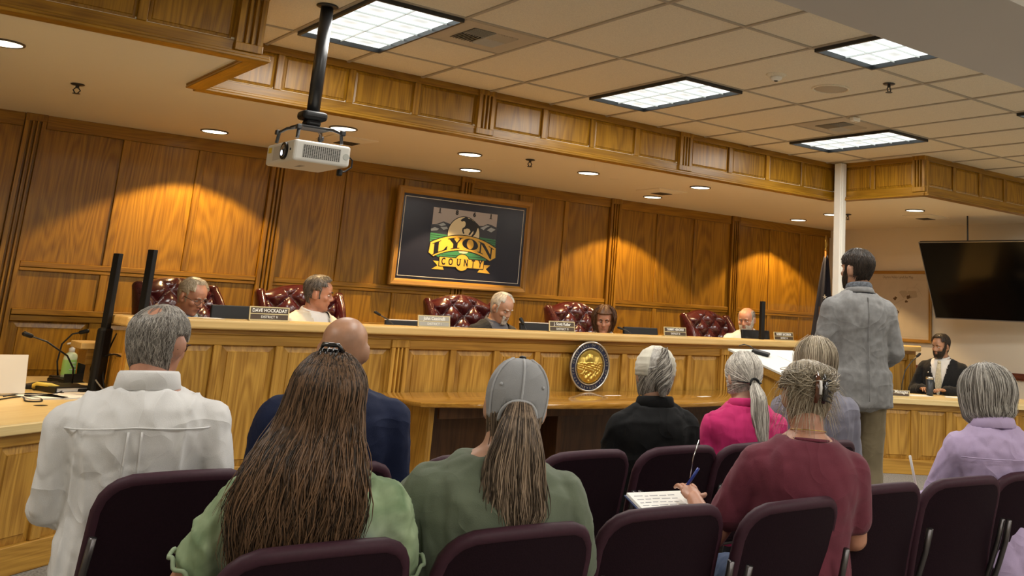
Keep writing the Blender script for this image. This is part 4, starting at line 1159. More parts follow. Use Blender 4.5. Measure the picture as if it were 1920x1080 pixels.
pts = [(-.06,.14,.004),(-.10,.06,.03),(-.09,-.02,.05),(-.02,-.06,.045),(.05,-.02,.02),(.10,-.12,.005),(.16,-.22,.004),(.22,-.20,.004)]
mb = MB(); vs = []; fs = []
P_ = [Vector(p) for p in pts]
for i, p in enumerate(P_):
    tn = (P_[min(i+1,len(P_)-1)]-P_[max(i-1,0)]).normalized(); sd = Vector((0,0,1)) if 0 < i < 5 else Vector((-tn.y, tn.x, 0)).normalized()
    nrm = tn.cross(sd).normalized()*.0008
    vs += [p+sd*.011+nrm, p-sd*.011+nrm, p-sd*.011-nrm, p+sd*.011-nrm]
for i in range(len(P_)-1):
    for k in range(4): fs.append((i*4+k, i*4+(k+1)%4, i*4+4+(k+1)%4, i*4+4+k))
obj('ribbon', MB().add(vs, fs), YEL, t, smooth=True)
obj('badge_clip', MB().rbox((.235,-.195,.006),(.03,.02,.008),.003), CHROME, t)
def cable(label, pts, r=.004, mat=BLACK):
    P = [Vector(p) for p in pts]; out = []
    for i in range(len(P)-1):
        p0, p1, p2, p3 = P[max(i-1,0)], P[i], P[i+1], P[min(i+2,len(P)-1)]
        for k in range(6):
            s = k/6; out.append(.5*((2*p1)+(-p0+p2)*s+(2*p0-5*p1+4*p2-p3)*s*s+(-p0+3*p1-3*p2+p3)*s**3))
    out.append(P[-1])
    return tag(obj('cable', MB().tube(out, r, 7), mat, smooth=True), label, 'cable')
z = DZ+.005
cable('thin black cable looping across the front of the left desk', [(.93,6.75,z),(1.05,6.95,z),(1.15,7.05,z),(1.13,6.80,z),(1.20,6.78,z),(1.22,6.95,z),(1.16,7.05,z+.008),(1.27,7.1,z),(1.37,7.0,z)])
cable('black cable running back past the lanyard on the left desk', [(1.05,7.0,z+.008),(1.20,7.25,z),(1.33,7.20,z),(1.42,7.35,z+.01),(1.55,7.5,z)])
cable('black cable rising from the desk to the ledge of the dais', [(1.62,7.25,z),(1.60,7.3,DZ+.12),(1.62,7.35,DZ+.25),(1.66,7.4,DZ+.36)], .005)
cable('black cable arching down behind the white shirted man', [(1.60,7.45,z),(1.55,7.4,DZ+.16),(1.64,7.2,DZ+.24),(1.70,6.98,DZ+.10),(1.72,6.95,DZ-.2)], .005)
cable('grey cable curling at the foot of the black post', [(1.62,7.2,z),(1.56,7.3,DZ+.09),(1.62,7.5,DZ+.14),(1.68,7.7,DZ+.1)], .0045, plain('grey_cable', (.18,.17,.16,1), .4))
gooseneck('gooseneck_microphone','gooseneck microphone bending left over the left desk',(1.52,7.70,DZ),[(0,0,.02),(-.01,.0,.12),(-.06,-.02,.20),(-.20,-.08,.29),(-.30,-.10,.325)],.0055,.016)
gooseneck('gooseneck_microphone','pair of dark gooseneck stems behind the sanitizer bottle',(1.56,8.40,DZ),[(0,0,.02),(-.02,.0,.12),(-.01,.0,.24),(.04,-.02,.31),(.09,-.04,.325)],.006,.016)
tag(obj('phone', MB().rbox((1.23,7.66,DZ+.006),(.07,.13,.010),.004,rz=.4), BLACK), 'small black phone lying beside the laptop', 'phone')
for k, (x, y, a, l) in enumerate([(1.24,7.04,.1,'loose paper stack on the left desk nearest the edge'),(1.36,7.06,.5,'second loose paper partly under the first on the left desk'),(1.50,7.30,-.3,'white paper on the left desk under the cables')]):
    tg = thing('paper_stack', l, 'papers', (x,y,DZ), a)
    for q in range(3): obj('sheet', MB().box((.004*q,.006*q,.0015+.0025*q),(.20,.27,.0016),rz=.04*q), PAPER if q != 1 else plain('grey_paper', (.45,.43,.40,1), .7), tg)
t = thing('binder', 'dark closed binder on the left desk by the black post', 'binder', (1.42,7.45,DZ), rad(15))
obj('binder_cover', MB().rbox((0,0,.005),(.22,.30,.006),.002).rbox((0,0,.034),(.22,.30,.006),.002).rbox((-.108,0,.02),(.006,.30,.034),.002), BLACK, t)
obj('binder_pages', MB().box((.004,0,.0195),(.20,.28,.022)), PAPER, t)

# ------------------------------------------------------------------ right desk items
u = Vector((math.cos(rad(-40)), math.sin(rad(-40)), 0)); v = Vector((-u.y, u.x, 0)); O = Vector((8.49,6.09,.70))
def onrd(a, b, z=0): return O+u*a+v*b+Vector((0,0,z))
t = nameplate(0,'County Manager','',NPB,'dark nameplate on the right staff desk, half hidden by the standing man',.30,.06,.045,.9)
p = onrd(-.21,.20,.0); t.location = p; t.rotation_euler = (0,0,rad(-40)); t['group'] = 'nameplates along the dais'
for c in list(t.children):
    if c.name.startswith('plate_insert') or c.name.startswith('plate_text'): pass
t = thing('water_tumbler', 'dark insulated tumbler with steel rim on the right staff desk', 'tumbler', onrd(.245,.60))
obj('tumbler_body', MB().loft([ringr(.032,.032,0),ringr(.036,.036,.02),ringr(.042,.042,.17)]), plain('tumbler_slate', (.03,.035,.042,1), .35), t, smooth=True)
obj('tumbler_rim', MB().loft([ringr(.0425,.0425,.165),ringr(.0425,.0425,.185),ringr(.036,.036,.188)]), CHROME, t, smooth=True)
for k, (a, b, r_, l) in enumerate([(.08,.50,.2,'white papers on the right staff desk left of the tumbler'),(.52,.50,-.2,'white papers on the right staff desk before the pale tie')]):
    tg = thing('paper_stack', l, 'papers', onrd(a,b), rad(-40)+r_)
    for q in range(2): obj('sheet', MB().box((.005*q,.004*q,.0012+.002*q),(.28,.21,.0014),rz=.05*q), PAPER, tg)
tag(obj('phone', MB().rbox((0,0,.006),(.07,.14,.010),.004), BLACK, None, onrd(.80,.35,.0), rad(20)), 'black phone lying on the right staff desk right of the papers', 'phone')

# ================================================================== people
def skin(name, col, rough=.45):
    m, nt, b = newmat(name)
    b.inputs['Base Color'].default_value = col; b.inputs['Roughness'].default_value = rough
    b.inputs['Subsurface Weight'].default_value = .12; b.inputs['Subsurface Radius'].default_value = (.012,.005,.003)
    tc = nt.nodes.new('ShaderNodeTexCoord'); n = nt.nodes.new('ShaderNodeTexNoise'); n.inputs['Scale'].default_value = 22; n.inputs['Detail'].default_value = 4
    nt.links.new(tc.outputs['Object'], n.inputs['Vector'])
    cr = nt.nodes.new('ShaderNodeMapRange'); cr.inputs['From Min'].default_value = .3; cr.inputs['From Max'].default_value = .7; cr.inputs['To Min'].default_value = .82; cr.inputs['To Max'].default_value = 1.1
    nt.links.new(n.outputs['Fac'], cr.inputs['Value'])
    mx = nt.nodes.new('ShaderNodeMix'); mx.data_type = 'RGBA'; mx.blend_type = 'MULTIPLY'; mx.inputs['Factor'].default_value = 1; mx.inputs['A'].default_value = col
    nt.links.new(cr.outputs['Result'], mx.inputs['B']); nt.links.new(mx.outputs['Result'], b.inputs['Base Color'])
    return m
SK1 = skin('skin_light', (.52,.29,.19,1)); SK2 = skin('skin_ruddy', (.50,.24,.15,1)); SK3 = skin('skin_tan', (.42,.22,.13,1)); SK4 = skin('skin_pale', (.58,.36,.25,1))
def cloth(name, col, rough=.8, noise=.08, bump=.15, sheen=.1, nscale=14, wrinkle=.42):
    m = plain(name, col, rough, noise=noise, nscale=nscale, bump=bump, bscale=420, sheen=sheen, spec=.25)
    nt = m.node_tree; N = nt.nodes.new; L = nt.links.new; b = nt.nodes['Principled BSDF']
    tc = N('ShaderNodeTexCoord'); mp = N('ShaderNodeMapping'); mp.inputs['Scale'].default_value = (1,1,1.5); mp.inputs['Rotation'].default_value = (.4,.6,0)
    n = N('ShaderNodeTexNoise'); n.inputs['Scale'].default_value = 4.2; n.inputs['Detail'].default_value = 1.2; n.inputs['Distortion'].default_value = 1.2
    L(tc.outputs['Object'], mp.inputs['Vector']); L(mp.outputs[0], n.inputs['Vector'])
    r = N('ShaderNodeMath'); r.operation = 'SUBTRACT'; r.inputs[1].default_value = .5; L(n.outputs['Fac'], r.inputs[0])
    a = N('ShaderNodeMath'); a.operation = 'ABSOLUTE'; L(r.outputs[0], a.inputs[0])
    q = N('ShaderNodeMath'); q.operation = 'POWER'; q.inputs[1].default_value = .8; L(a.outputs[0], q.inputs[0])
    bp = N('ShaderNodeBump'); bp.inputs['Strength'].default_value = wrinkle; bp.inputs['Distance'].default_value = -.03
    L(q.outputs[0], bp.inputs['Height'])
    old = [l for l in nt.links if l.to_node == b and l.to_socket.name == 'Normal']
    if old: L(bp.outputs['Normal'], old[0].from_node.inputs['Normal'])
    else: L(bp.outputs['Normal'], b.inputs['Normal'])
    return m
def hairmat(name, dark, light):
    m, nt, b = newmat(name)
    at = nt.nodes.new('ShaderNodeAttribute'); at.attribute_name = 'tint'
    tc = nt.nodes.new('ShaderNodeTexCoord'); mp = nt.nodes.new('ShaderNodeMapping'); mp.inputs['Scale'].default_value = (95,95,11)
    n = nt.nodes.new('ShaderNodeTexNoise'); n.inputs['Scale'].default_value = 1; n.inputs['Detail'].default_value = 3
    nt.links.new(tc.outputs['Object'], mp.inputs['Vector']); nt.links.new(mp.outputs[0], n.inputs['Vector'])
    a = nt.nodes.new('ShaderNodeMath'); a.operation = 'MULTIPLY_ADD'; a.inputs[1].default_value = 1.1; nt.links.new(n.outputs['Fac'], a.inputs[0])
    s = nt.nodes.new('ShaderNodeMath'); s.operation = 'SUBTRACT'; s.inputs[1].default_value = .55; nt.links.new(at.outputs['Fac'], s.inputs[0]); nt.links.new(s.outputs[0], a.inputs[2])
    cr = nt.nodes.new('ShaderNodeValToRGB'); cr.color_ramp.elements[0].position = .15; cr.color_ramp.elements[1].position = .85
    cr.color_ramp.elements[0].color = dark; cr.color_ramp.elements[1].color = light
    nt.links.new(a.outputs[0], cr.inputs['Fac']); nt.links.new(cr.outputs[0], b.inputs['Base Color'])
    b.inputs['Roughness'].default_value = .42; b.inputs['Specular IOR Level'].default_value = .35
    bp = nt.nodes.new('ShaderNodeBump'); bp.inputs['Strength'].default_value = .5; bp.inputs['Distance'].default_value = .006
    nt.links.new(n.outputs['Fac'], bp.inputs['Height']); nt.links.new(bp.outputs['Normal'], b.inputs['Normal'])
    return m
H_GREY = hairmat('hair_grey', (.12,.105,.09,1), (.58,.54,.48,1))
H_SALT = hairmat('hair_salt_pepper', (.09,.078,.066,1), (.46,.42,.37,1))
H_SILV = hairmat('hair_silver', (.24,.215,.185,1), (.78,.73,.65,1))
H_BLOND = hairmat('hair_ash_blond', (.16,.125,.08,1), (.52,.44,.32,1))
H_BROWN = hairmat('hair_brown', (.022,.012,.006,1), (.19,.105,.055,1))
H_LBROWN = hairmat('hair_light_brown', (.05,.034,.023,1), (.36,.26,.18,1))
H_DARK = hairmat('hair_dark', (.009,.007,.005,1), (.06,.042,.030,1))
H_WHITE = hairmat('hair_white', (.42,.38,.32,1), (.80,.76,.68,1))
EYEW = plain('eye_white', (.75,.72,.68,1), .25); IRIS = plain('iris', (.03,.02,.015,1), .2); LIP = plain('lip', (.36,.13,.10,1), .4)

_PZ = np.array([-.122,-.105,-.085,-.065,-.045,-.02,0,.02,.04,.06,.08,.10,.115,.122])
_PF = np.array([.052,.078,.080,.083,.082,.084,.084,.090,.091,.087,.075,.053,.026,.002])
_PB = np.array([.0,-.015,-.045,-.062,-.075,-.088,-.096,-.101,-.103,-.100,-.090,-.069,-.042,-.002])
_PW = np.array([.028,.042,.054,.061,.066,.071,.074,.076,.077,.075,.068,.052,.031,.002])
def headS(th, z, t=0):
    """surface of the head; th=0 is the face, positive to its left (+x); t is an outward offset"""
    f = np.interp(z, _PZ, _PF); b = np.interp(z, _PZ, _PB); w = np.interp(z, _PZ, _PW)
    s, c = np.sin(th), np.cos(th)
    p = 2/2.25
    x = (w+t)*np.sign(s)*np.abs(s)**p
    y = (f+b)/2+((f-b)/2+t)*np.sign(c)*np.abs(c)**p
    zz = z+t*np.clip(z/.122, -.2, 1)**3
    return np.stack([x, y, zz], -1)
def head_grid(nz=34, nt=44):
    zs = -.122*np.cos(np.linspace(0, PI, nz)*1.0); zs = np.interp(np.linspace(0,1,nz), [0,.08,.92,1], [-.122,-.113,.112,.122])
    th = np.linspace(-PI, PI, nt, endpoint=False)
    return np.meshgrid(th, zs)
def grid_mb(P, nz, nt):
    mb = MB(); fs = []
    for j in range(nz-1):
        for i in range(nt):
            fs.append((j*nt+i, j*nt+(i+1)%nt, (j+1)*nt+(i+1)%nt, (j+1)*nt+i))
    fs.append(tuple(range(nt-1,-1,-1))); fs.append(tuple((nz-1)*nt+k for k in range(nt)))
    mb.add(P.reshape(-1,3).tolist(), fs); return mb
def head_prims(face=True, jaw=1.0):
    TH, Z = head_grid(); P = headS(TH, Z)
    if face:
        for s in (-1,1):
            g = np.exp(-(((P[...,0]-s*.031)/.015)**2+((P[...,2]-.001)/.010)**2))*(P[...,1] > 0)
            P[...,1] -= .013*g
    P[...,0] *= np.where(P[...,2] < -.03, jaw, 1)
    mb = grid_mb(P, *TH.shape)
    mb.cap((0,.080,.014),(0,.101,-.026),.0075,.0115,8)
    mb.ell((0,.102,-.030),(.0115,.011,.010),nu=8,nv=6)
    for s in (-1,1):
        mb.ell((s*.0115,.091,-.033),(.0085,.011,.008),nu=8,nv=6)
        mb.ell((s*.029,.083,.022),(.022,.010,.0075),nu=10,nv=6)
        mb.ell((s*.045,.058,-.022),(.022,.022,.022),nu=10,nv=7)
        M = Matrix.Rotation(-s*rad(24),3,'Z') @ Matrix.Rotation(rad(-12),3,'X')
        mb.ell((s*.084,-.016,-.004),(.0085,.021,.033),M,10,8)
        mb.ell((s*.077,-.004,-.030),(.007,.009,.010),nu=8,nv=6)
    mb.ell((0,.083,-.0525),(.021,.0085,.0055),nu=10,nv=6); mb.ell((0,.082,-.0635),(.019,.0085,.0065),nu=10,nv=6)
    mb.ell((0,.072,-.100),(.022,.014,.017),nu=10,nv=7)
    return mb
NECK_PIV = Vector((0,-.01,-.085))

def ring_e(rx, ry, y, z, n=20, p=2.3):
    out = []
    for k in range(n):
        a = 2*PI*k/n; c, s = math.cos(a), math.sin(a)
        out.append((math.copysign(abs(c)**(2/p), c)*rx, y+math.copysign(abs(s)**(2/p), s)*ry, z))
    return out
_TZ = [.38,.42,.50,.58,.68,.78,.88,.95,.99,1.02,1.045,1.065]
_TX = [.10,.150,.178,.174,.158,.156,.166,.160,.138,.112,.088,.062]
_TY = [.09,.125,.138,.134,.122,.120,.124,.116,.102,.084,.068,.060]
_TO = [0,0,0,0,.0,-.004,-.010,-.014,-.016,-.014,-.012,-.010]
def torso(sw, g, t=0, z0=.38, z1=2, belly=0):
    R = []
    for z, rx, ry, yo in zip(_TZ, _TX, _TY, _TO):
        if z < z0 or z > z1: continue
        k = np.interp(z, [.5,.85,1.0], [g, g, 1+(g-1)*.6]); ks = np.interp(z, [.7,.9,1.02,1.05], [1, sw/.42, sw/.42, 1])
        b = belly*math.exp(-((z-.66)/.14)**2)
        R.append(ring_e(rx*k*ks+t, ry*k+t+b*.5, yo+b*.5, z))
    return MB().loft(R)
def hand(wrist, d, palm, side, curl=.5, spread=.1):
    """wrist point, finger direction d, palm normal, side +1 right / -1 left thumb"""
    mb = MB(); d = Vector(d).normalized(); n = Vector(palm); n = (n-d*n.dot(d)).normalized(); sd = d.cross(n)*side
    M = Matrix((sd, d, n)).transposed()
    W = Vector(wrist)
    mb.ell(W+d*.045, (.040,.052,.016), M, 12, 8)
    for k, L in enumerate((.070,.078,.073,.058)):
        off = (-.028+.0187*k)
        p = W+d*.085+sd*off; dd = (d+sd*spread*(k-1.5)*.5).normalized(); pts = [p-d*.03, p]
        a = curl*.55
        for f in (.45,.30,.25):
            dd = (dd*math.cos(a)+n*math.sin(a)).normalized(); p = p+dd*L*f; pts.append(p); a = curl*.8
        mb.tube(pts, [.0088,.0088,.0082,.0075,.0062], 7)
        mb.ell(pts[-1], (.0062,.0062,.0062), None, 7, 5)
    p = W+d*.025-sd*.030; dd = (-sd*.75+d*.7+n*.25).normalized(); pts = [p+sd*.012, p]
    for f in (.040,.026): p = p+dd*f; pts.append(p); dd = (dd+d*.5+n*curl*.5).normalized()
    mb.tube(pts, [.0115,.0110,.0095,.0080], 7); mb.ell(pts[-1], (.008,.008,.008), None, 7, 5)
    return mb

def to_mesh_remesh(mb, voxel, smooth):
    me = mb.mesh('tmp'); o = bpy.data.objects.new('tmp', me); COL.objects.link(o)
    r = o.modifiers.new('r','REMESH'); r.mode = 'VOXEL'; r.voxel_size = voxel; r.use_smooth_shade = True
    if smooth:
        s = o.modifiers.new('s','SMOOTH'); s.factor = .5; s.iterations = smooth
    dg = bpy.context.evaluated_depsgraph_get()
    out = bpy.data.meshes.new_from_object(o.evaluated_get(dg))
    bpy.data.objects.remove(o); bpy.data.meshes.remove(me)
    return out
def mesh_arrays(me):
    V = np.empty(len(me.vertices)*3); me.vertices.foreach_get('co', V); V = V.reshape(-1,3)
    return V
def folds(me, amp, sc, seed, stretch=(1,1,.6)):
    if amp == 0: return
    V = mesh_arrays(me); N = np.empty(V.size); me.vertices.foreach_get('normal', N); N = N.reshape(-1,3)
    amp = amp*1.55; r = np.random.RandomState(seed); P = V*np.array(stretch)*sc
    d = np.zeros(len(V))
    for k in range(7):
        a = r.normal(size=3)*(1+.5*k); b = r.normal(size=3)*1.3; c = r.normal(size=3)*.9
        ph = r.rand(3)*6.28
        q = P@a+ph[0]+1.6*np.sin(P@b+ph[1])+.8*np.sin(P@c*2+ph[2])
        d += ((1-np.abs(np.sin(q)))**2.2*1.7-.45)/(1+.40*k)*(1 if k % 2 == 0 else -1)
    V += N*(d*amp/2.2)[:,None]
    me.vertices.foreach_set('co', V.ravel()); me.update()
def append_mb(me, mb, name, smooth=True):
    """join extra geometry to a mesh without remeshing"""
    V = mesh_arrays(me).tolist(); F = [tuple(p.vertices) for p in me.polygons]
    n = len(V); V += [tuple(p) for p in mb.v]; F += [tuple(i+n for i in f) for f in mb.f]
    out = bpy.data.meshes.new(name); out.from_pydata(V, [], F); out.polygons.foreach_set('use_smooth', [smooth]*len(F)); out.update()
    bpy.data.meshes.remove(me); return out
def ribbons(paths, widths, center, thick=None):
    """paths (N,K,3): hair locks as narrow ridged strips, tinted one by one"""
    P = np.asarray(paths); N, K, _ = P.shape
    T = np.gradient(P, axis=1); T /= np.linalg.norm(T, axis=2, keepdims=True)+1e-9
    c = np.asarray(center)
    out = P-c; out /= np.linalg.norm(out, axis=2, keepdims=True)+1e-9
    S = np.cross(T, out); S /= np.linalg.norm(S, axis=2, keepdims=True)+1e-9
    Nn = np.cross(S, T)
    w = np.asarray(widths).reshape(1,K,1)*np.random.RandomState(N).uniform(.7,1.3,(N,1,1))
    V = np.stack([P-S*w, P+Nn*w*.6, P+S*w, P-Nn*w*.5], 2).reshape(-1,3)   # K*4 per lock
    idx = np.arange(N)[:,None,None]*K*4+np.arange(K-1)[None,:,None]*4
    F = []
    for a in range(4):
        b = (a+1)%4
        F.append(np.stack([idx[...,0]+a, idx[...,0]+b, idx[...,0]+4+b, idx[...,0]+4+a], -1).reshape(-1,4))
    F = np.concatenate(F)
    tint = np.repeat(np.random.RandomState(N+1).rand(N), K*4)
    return V, F, tint
def hair_obj(parts, mat, parent, name='hair'):
    """parts: list of (V,F,tint)"""
    Vs, Fs, Ts = [], [], []; n = 0
    for V, F, t in parts:
        Vs.append(np.asarray(V)); Fs += [tuple(i+n for i in f) for f in (F.tolist() if hasattr(F,'tolist') else F)]; Ts.append(np.asarray(t)); n += len(V)
    me = bpy.data.meshes.new(name); me.from_pydata(np.concatenate(Vs).tolist(), [], Fs)
    me.polygons.foreach_set('use_smooth', [True]*len(me.polygons))
    at = me.attributes.new('tint','FLOAT','POINT'); at.data.foreach_set('value', np.concatenate(Ts).astype(np.float32)); me.update()
    return link(name, me, mat, parent)

class Person:
    def __init__(s, label, group=None, sw=.42, g=1.0, lean=0, roll=0, twist=0, sit=True, hy=0, hp=0, hr=0, fwd=0, side=0, belly=0, neck=0):
        s.label = label; s.group = group; s.sw, s.g, s.lean, s.roll, s.twist = sw, g, rad(lean), rad(roll), rad(twist); s.belly = belly
        s.sit = sit; s.dz = 0 if sit else .42
        # head: local rotation (yaw +ve to own left), pitch (+ve looks down), roll, then placed on the neck
        s.Hm = Matrix.Translation((side,.018+fwd,1.170+neck)) @ Matrix.Translation(NECK_PIV) @ (Matrix.Rotation(rad(hy),4,'Z') @ Matrix.Rotation(-rad(hp),4,'X') @ Matrix.Rotation(rad(hr),4,'Y')) @ Matrix.Translation(-NECK_PIV)
        s.arms = {}
    def U(s, p):     # lean the upper body about the hips, then raise it for standing
        p = Vector(p); h = Vector((0,0,.48)); k = min(1, max(0, (p.z-.40)/.15)); q = p-h
        q = Matrix.Rotation(-s.lean*k,3,'X') @ Matrix.Rotation(s.roll*k,3,'Y') @ Matrix.Rotation(s.twist*k,3,'Z') @ q
        return q+h+Vector((0,0,s.dz))
    def H(s, p): return s.U(s.Hm @ Vector(p))
    def Harr(s, P):
        sh = P.shape; A = P.reshape(-1,3); out = np.array([tuple(s.H(p)) for p in A]); return out.reshape(sh)
    def joints(s, side):
        sh = Vector((side*(s.sw/2-.046),-.014,.936))
        if side in s.arms: e, w = s.arms[side]; 
        else: e, w = (side*(s.sw/2-.004),.02,.69), (side*.13,.27,.60)
        return sh, Vector(e), Vector(w)
    def arm_prims(s, t=0, upto=2.0, r0=.058, r1=.044, r2=.030):
        mb = MB()
        for side in (-1,1):
            sh, e, w = s.joints(side)
            mb.cap((side*.05,-.012,1.005), sh, .040+t, (r0-.006)*(1+(s.g-1)*.4)+t)
            k = (1+(s.g-1)*.5)
            if upto >= 1: mb.cap(sh, e, r0*k+t, r1*k+t)
            else: mb.cap(sh, sh+(e-sh)*upto, r0*k+t, (r0+(r1-r0)*upto)*k+t*1.25)
            if upto > 1: 
                u = min(1, upto-1); mb.cap(e, e+(w-e)*u, r1*k+t, (r1+(r2-r1)*u)*k+t*.9)
        return mb
    def legs(s, t=0):
        mb = MB()
        for side in (-1,1):
            if s.sit:
                hp, kn, an = Vector((side*.09,.03,.49)), Vector((side*.13,.43,.49)), Vector((side*.13,.42,.10))
            else:
                hp, kn, an = Vector((side*.092,0,.90)), Vector((side*.105,.02,.49)), Vector((side*.115,-.02,.09))
            mb.cap(hp, kn, .083*s.g+t, .056+t); mb.cap(kn, an, .054+t, .040+t*1.3)
        return mb
    def shoes(s):
        mb = MB()
        for side in (-1,1):
            y = .42 if s.sit else -.02
            mb.ell((side*.125,y+.05,.035),(.046,.13,.038),None,12,8).rbox((side*.125,y+.05,.011),(.085,.25,.022),.01)
        return mb
    def build(s, head_xy, ang, top, skinm, shirt, trousers=None, sleeves=2.0, voxel=.010, amp=.004, hands=True, bare_neck=.0, shoe=True, fold_sc=9, seed=1, root_z=0):
        """head_xy: world place of the head, ang: facing in degrees, top: world height of the crown"""
        hc = s.H((0,0,.122))
        k = (top-root_z)/hc.z; s.k = k
        a = rad(ang)-PI/2; c, sn = math.cos(a), math.sin(a)
        hl = s.H((0,0,0))*k
        s.root = thing('person', s.label, 'person', (head_xy[0]-(c*hl.x-sn*hl.y), head_xy[1]-(sn*hl.x+c*hl.y), root_z), a, s.group)
        s.root.scale = (k,k,k)
        body = torso(s.sw, s.g, -.004, belly=s.belly)
        body.join(s.arm_prims(-.003))
        body.cap((0,-.010,1.00),(0,-.002,1.09),.066,.058); body.xf(s.U)
        hd = head_prims(); hd.cap((0,-.022,-.055),(0,-.022,-.10),.055,.056); hd.xf(s.H); body.join(hd)
        nb = MB().cap(s.U((0,-.012,1.03)), s.H((0,-.022,-.085)), .062, .055); body.join(nb)
        lg = s.legs(-.004); body.join(lg)
        me = to_mesh_remesh(body, voxel, 2 if voxel > .008 else 1)
        if hands:
            hb = MB()
            for side in (-1,1):
                sh, e, w = s.joints(side); d = (w-e).normalized()
                hb.join(s.hand_at(side, w, d))
            hb.xf(s.U); me = append_mb(me, hb, 'body')
        me.name = 'body'
        s.body = link('body', me, skinm, s.root)
        if shirt is not None:
            mat, t = shirt
            mb = torso(s.sw, s.g, t, z1=1.05+bare_neck, belly=s.belly).join(s.arm_prims(t, sleeves)).xf(s.U)
            me = to_mesh_remesh(mb, .0085 if amp > .005 else .011, 4); folds(me, amp, fold_sc, seed); me.name = 'shirt'
            s.shirt = link('shirt', me, mat, s.root)
        if trousers is not None:
            mb = s.legs(.012)
            tz = MB().loft([ring_e(.17*s.g,.13*s.g,0,z) for z in (.42,.46,.54,.60)] if s.sit else [ring_e(.12,.10,0,.80)]+[ring_e(.175*s.g,.132*s.g,0,z) for z in (.86,.92,1.0,1.04)])
            mb.join(tz); me = to_mesh_remesh(mb, .014, 3); folds(me, .004, 10, seed+3); me.name = 'trousers'
            s.trousers = link('trousers', me, trousers, s.root)
            if shoe: obj('shoes', s.shoes(), SHOE, s.root, smooth=True)
        return s
    def hand_at(s, side, w, d):
        return hand(w-d*.01, d, (0,0,-1) if abs(d.z) < .9 else (0,1,0), -side, .5)
    def part(s, name, mb, mat, where='H', smooth=True):
        mb.xf(s.H if where == 'H' else s.U if where == 'U' else (lambda p: p)); par = s.root
        if name in ('lapel','lapel_pin','centre_seam') and hasattr(s,'jk'): par = s.jk
        elif name in ('sleeve_trim','neck_trim','neckband','yoke_seam','back_pleat') and hasattr(s,'shirt'): par = s.shirt
        elif name in ('cap_seam','strap_arch','cap_button','eyelet','cap_visor') and hasattr(s,'crown'): par = s.crown
        elif name == 'clip_shine': par = s.clip
        o = obj(name, mb, mat, par, smooth=smooth)
        if name == 'claw_clip': s.clip = o
        return o
    def eyes(s, closed=False):
        for side in (-1,1):
            mb = MB().ell((side*.031,.0735,.001),(.0098,.0095,.0052 if not closed else .003),nu=12,nv=8)
            n = len(mb.f); mb.ell((side*.031,.0818,.000),(.0050,.0022,.0046 if not closed else .0024),nu=10,nv=6,mi=1)
            mb.xf(s.H); obj('eye', mb, [EYEW, IRIS], s.root, smooth=True)
        mb = MB().ell((0,.0885,-.0575),(.019,.0045,.0028),nu=12,nv=6); s.part('mouth', mb, LIP)
    def brows(s, mat):
        parts = []
        mb = MB()
        for side in (-1,1): mb.tube([(side*.014,.0935,.021),(side*.030,.0935,.0265),(side*.046,.080,.0215)], [.0035,.0042,.0022], 7)
        mb.xf(s.H); hair_obj([(np.array(mb.v), mb.f, np.full(len(mb.v), .4))], mat, s.root, 'eyebrows')
    def shell(s, fn, nz=46, nt=60):
        """hair as a full shell: fn(th,z)-> outward offset (negative hides it under the skin)"""
        TH, Z = head_grid(nz, nt); t = fn(TH, Z)
        P = headS(TH, Z, 0); Q = headS(TH, Z, .01); N = (Q-P)/.01
        P = P+N*t[...,None]
        mb = grid_mb(s.Harr(P), nz, nt)
        return (np.array(mb.v), mb.f, np.full(len(mb.v), .5))
    def short_strands(s, fn, n, L, w, seed=3, lift=.002, down=1.0, comb=0):
        r = np.random.RandomState(seed); paths = []
        K = 5
        while len(paths) < n:
            th = r.uniform(-PI, PI); z = r.uniform(-.11, .12)
            if fn(np.array(th), np.array(z)) < .001: continue
            ph = r.normal()*.35+comb; pp = []
            for k in range(K):
                u = k/(K-1)*L
                zz = z-u*math.cos(ph)*(down if abs(th) > 1.45 else -.8); tt = th+u*math.sin(ph)/.08
                if zz > .118: zz = .118
                zz = max(zz, -.115)
                b = max(float(fn(np.array(tt), np.array(zz))), .0)+lift
                pp.append(headS(np.array(tt), np.array(zz), 0)+0*b if False else headS(np.array(tt), np.array(zz), b))
            paths.append(pp)
        P = s.Harr(np.array(paths))
        return ribbons(P, w*np.linspace(1,.35,K), s.H((0,0,0)))
    def glasses(s, mat, temples=True):
        mb = MB()
        for side in (-1,1):
            c = Vector((side*.032,.096,-.003))
            mb.tube([c+Vector((.024*math.cos(a), -.010*abs(math.cos(a))*(side*math.cos(a) > 0), .018*math.sin(a))) for a in [2*PI*k/20 for k in range(20)]], .0017, 6, closed=True)
            mb.tube([(side*.056,.088,.003),(side*.074,.070,.006),(side*.0825,.02,.007),(side*.0825,-.02,.004),(side*.080,-.03,-.012)], .0020, 6)
        mb.tube([(-.009,.099,.0),(0,.103,.004),(.009,.099,.0)], .0017, 6)
        return s.part('glasses', mb, mat)
    def collar(s, mat, t=.016, h=.042, z=1.035, name='collar', w0=.078, flare=.010, front_gap=0):
        R = []
        n = 28
        for (dr, dz) in ((-.002,0),(-.001,h),(.002,h+.002),(flare*.4+.004,h-.006),(flare+.006,.0),(flare+.001,-.004)):
            ring = []
            for k in range(n):
                a = 2*PI*k/n
                ring.append(((w0+dr)*math.cos(a), -.010+(w0*.92+dr)*math.sin(a), z+dz-.018*max(0,math.sin(a))+.012*max(0,-math.sin(a))))
            R.append(ring)
        R.append(R[0]); return s.part(name, MB().loft(R, caps=False), mat, 'U')
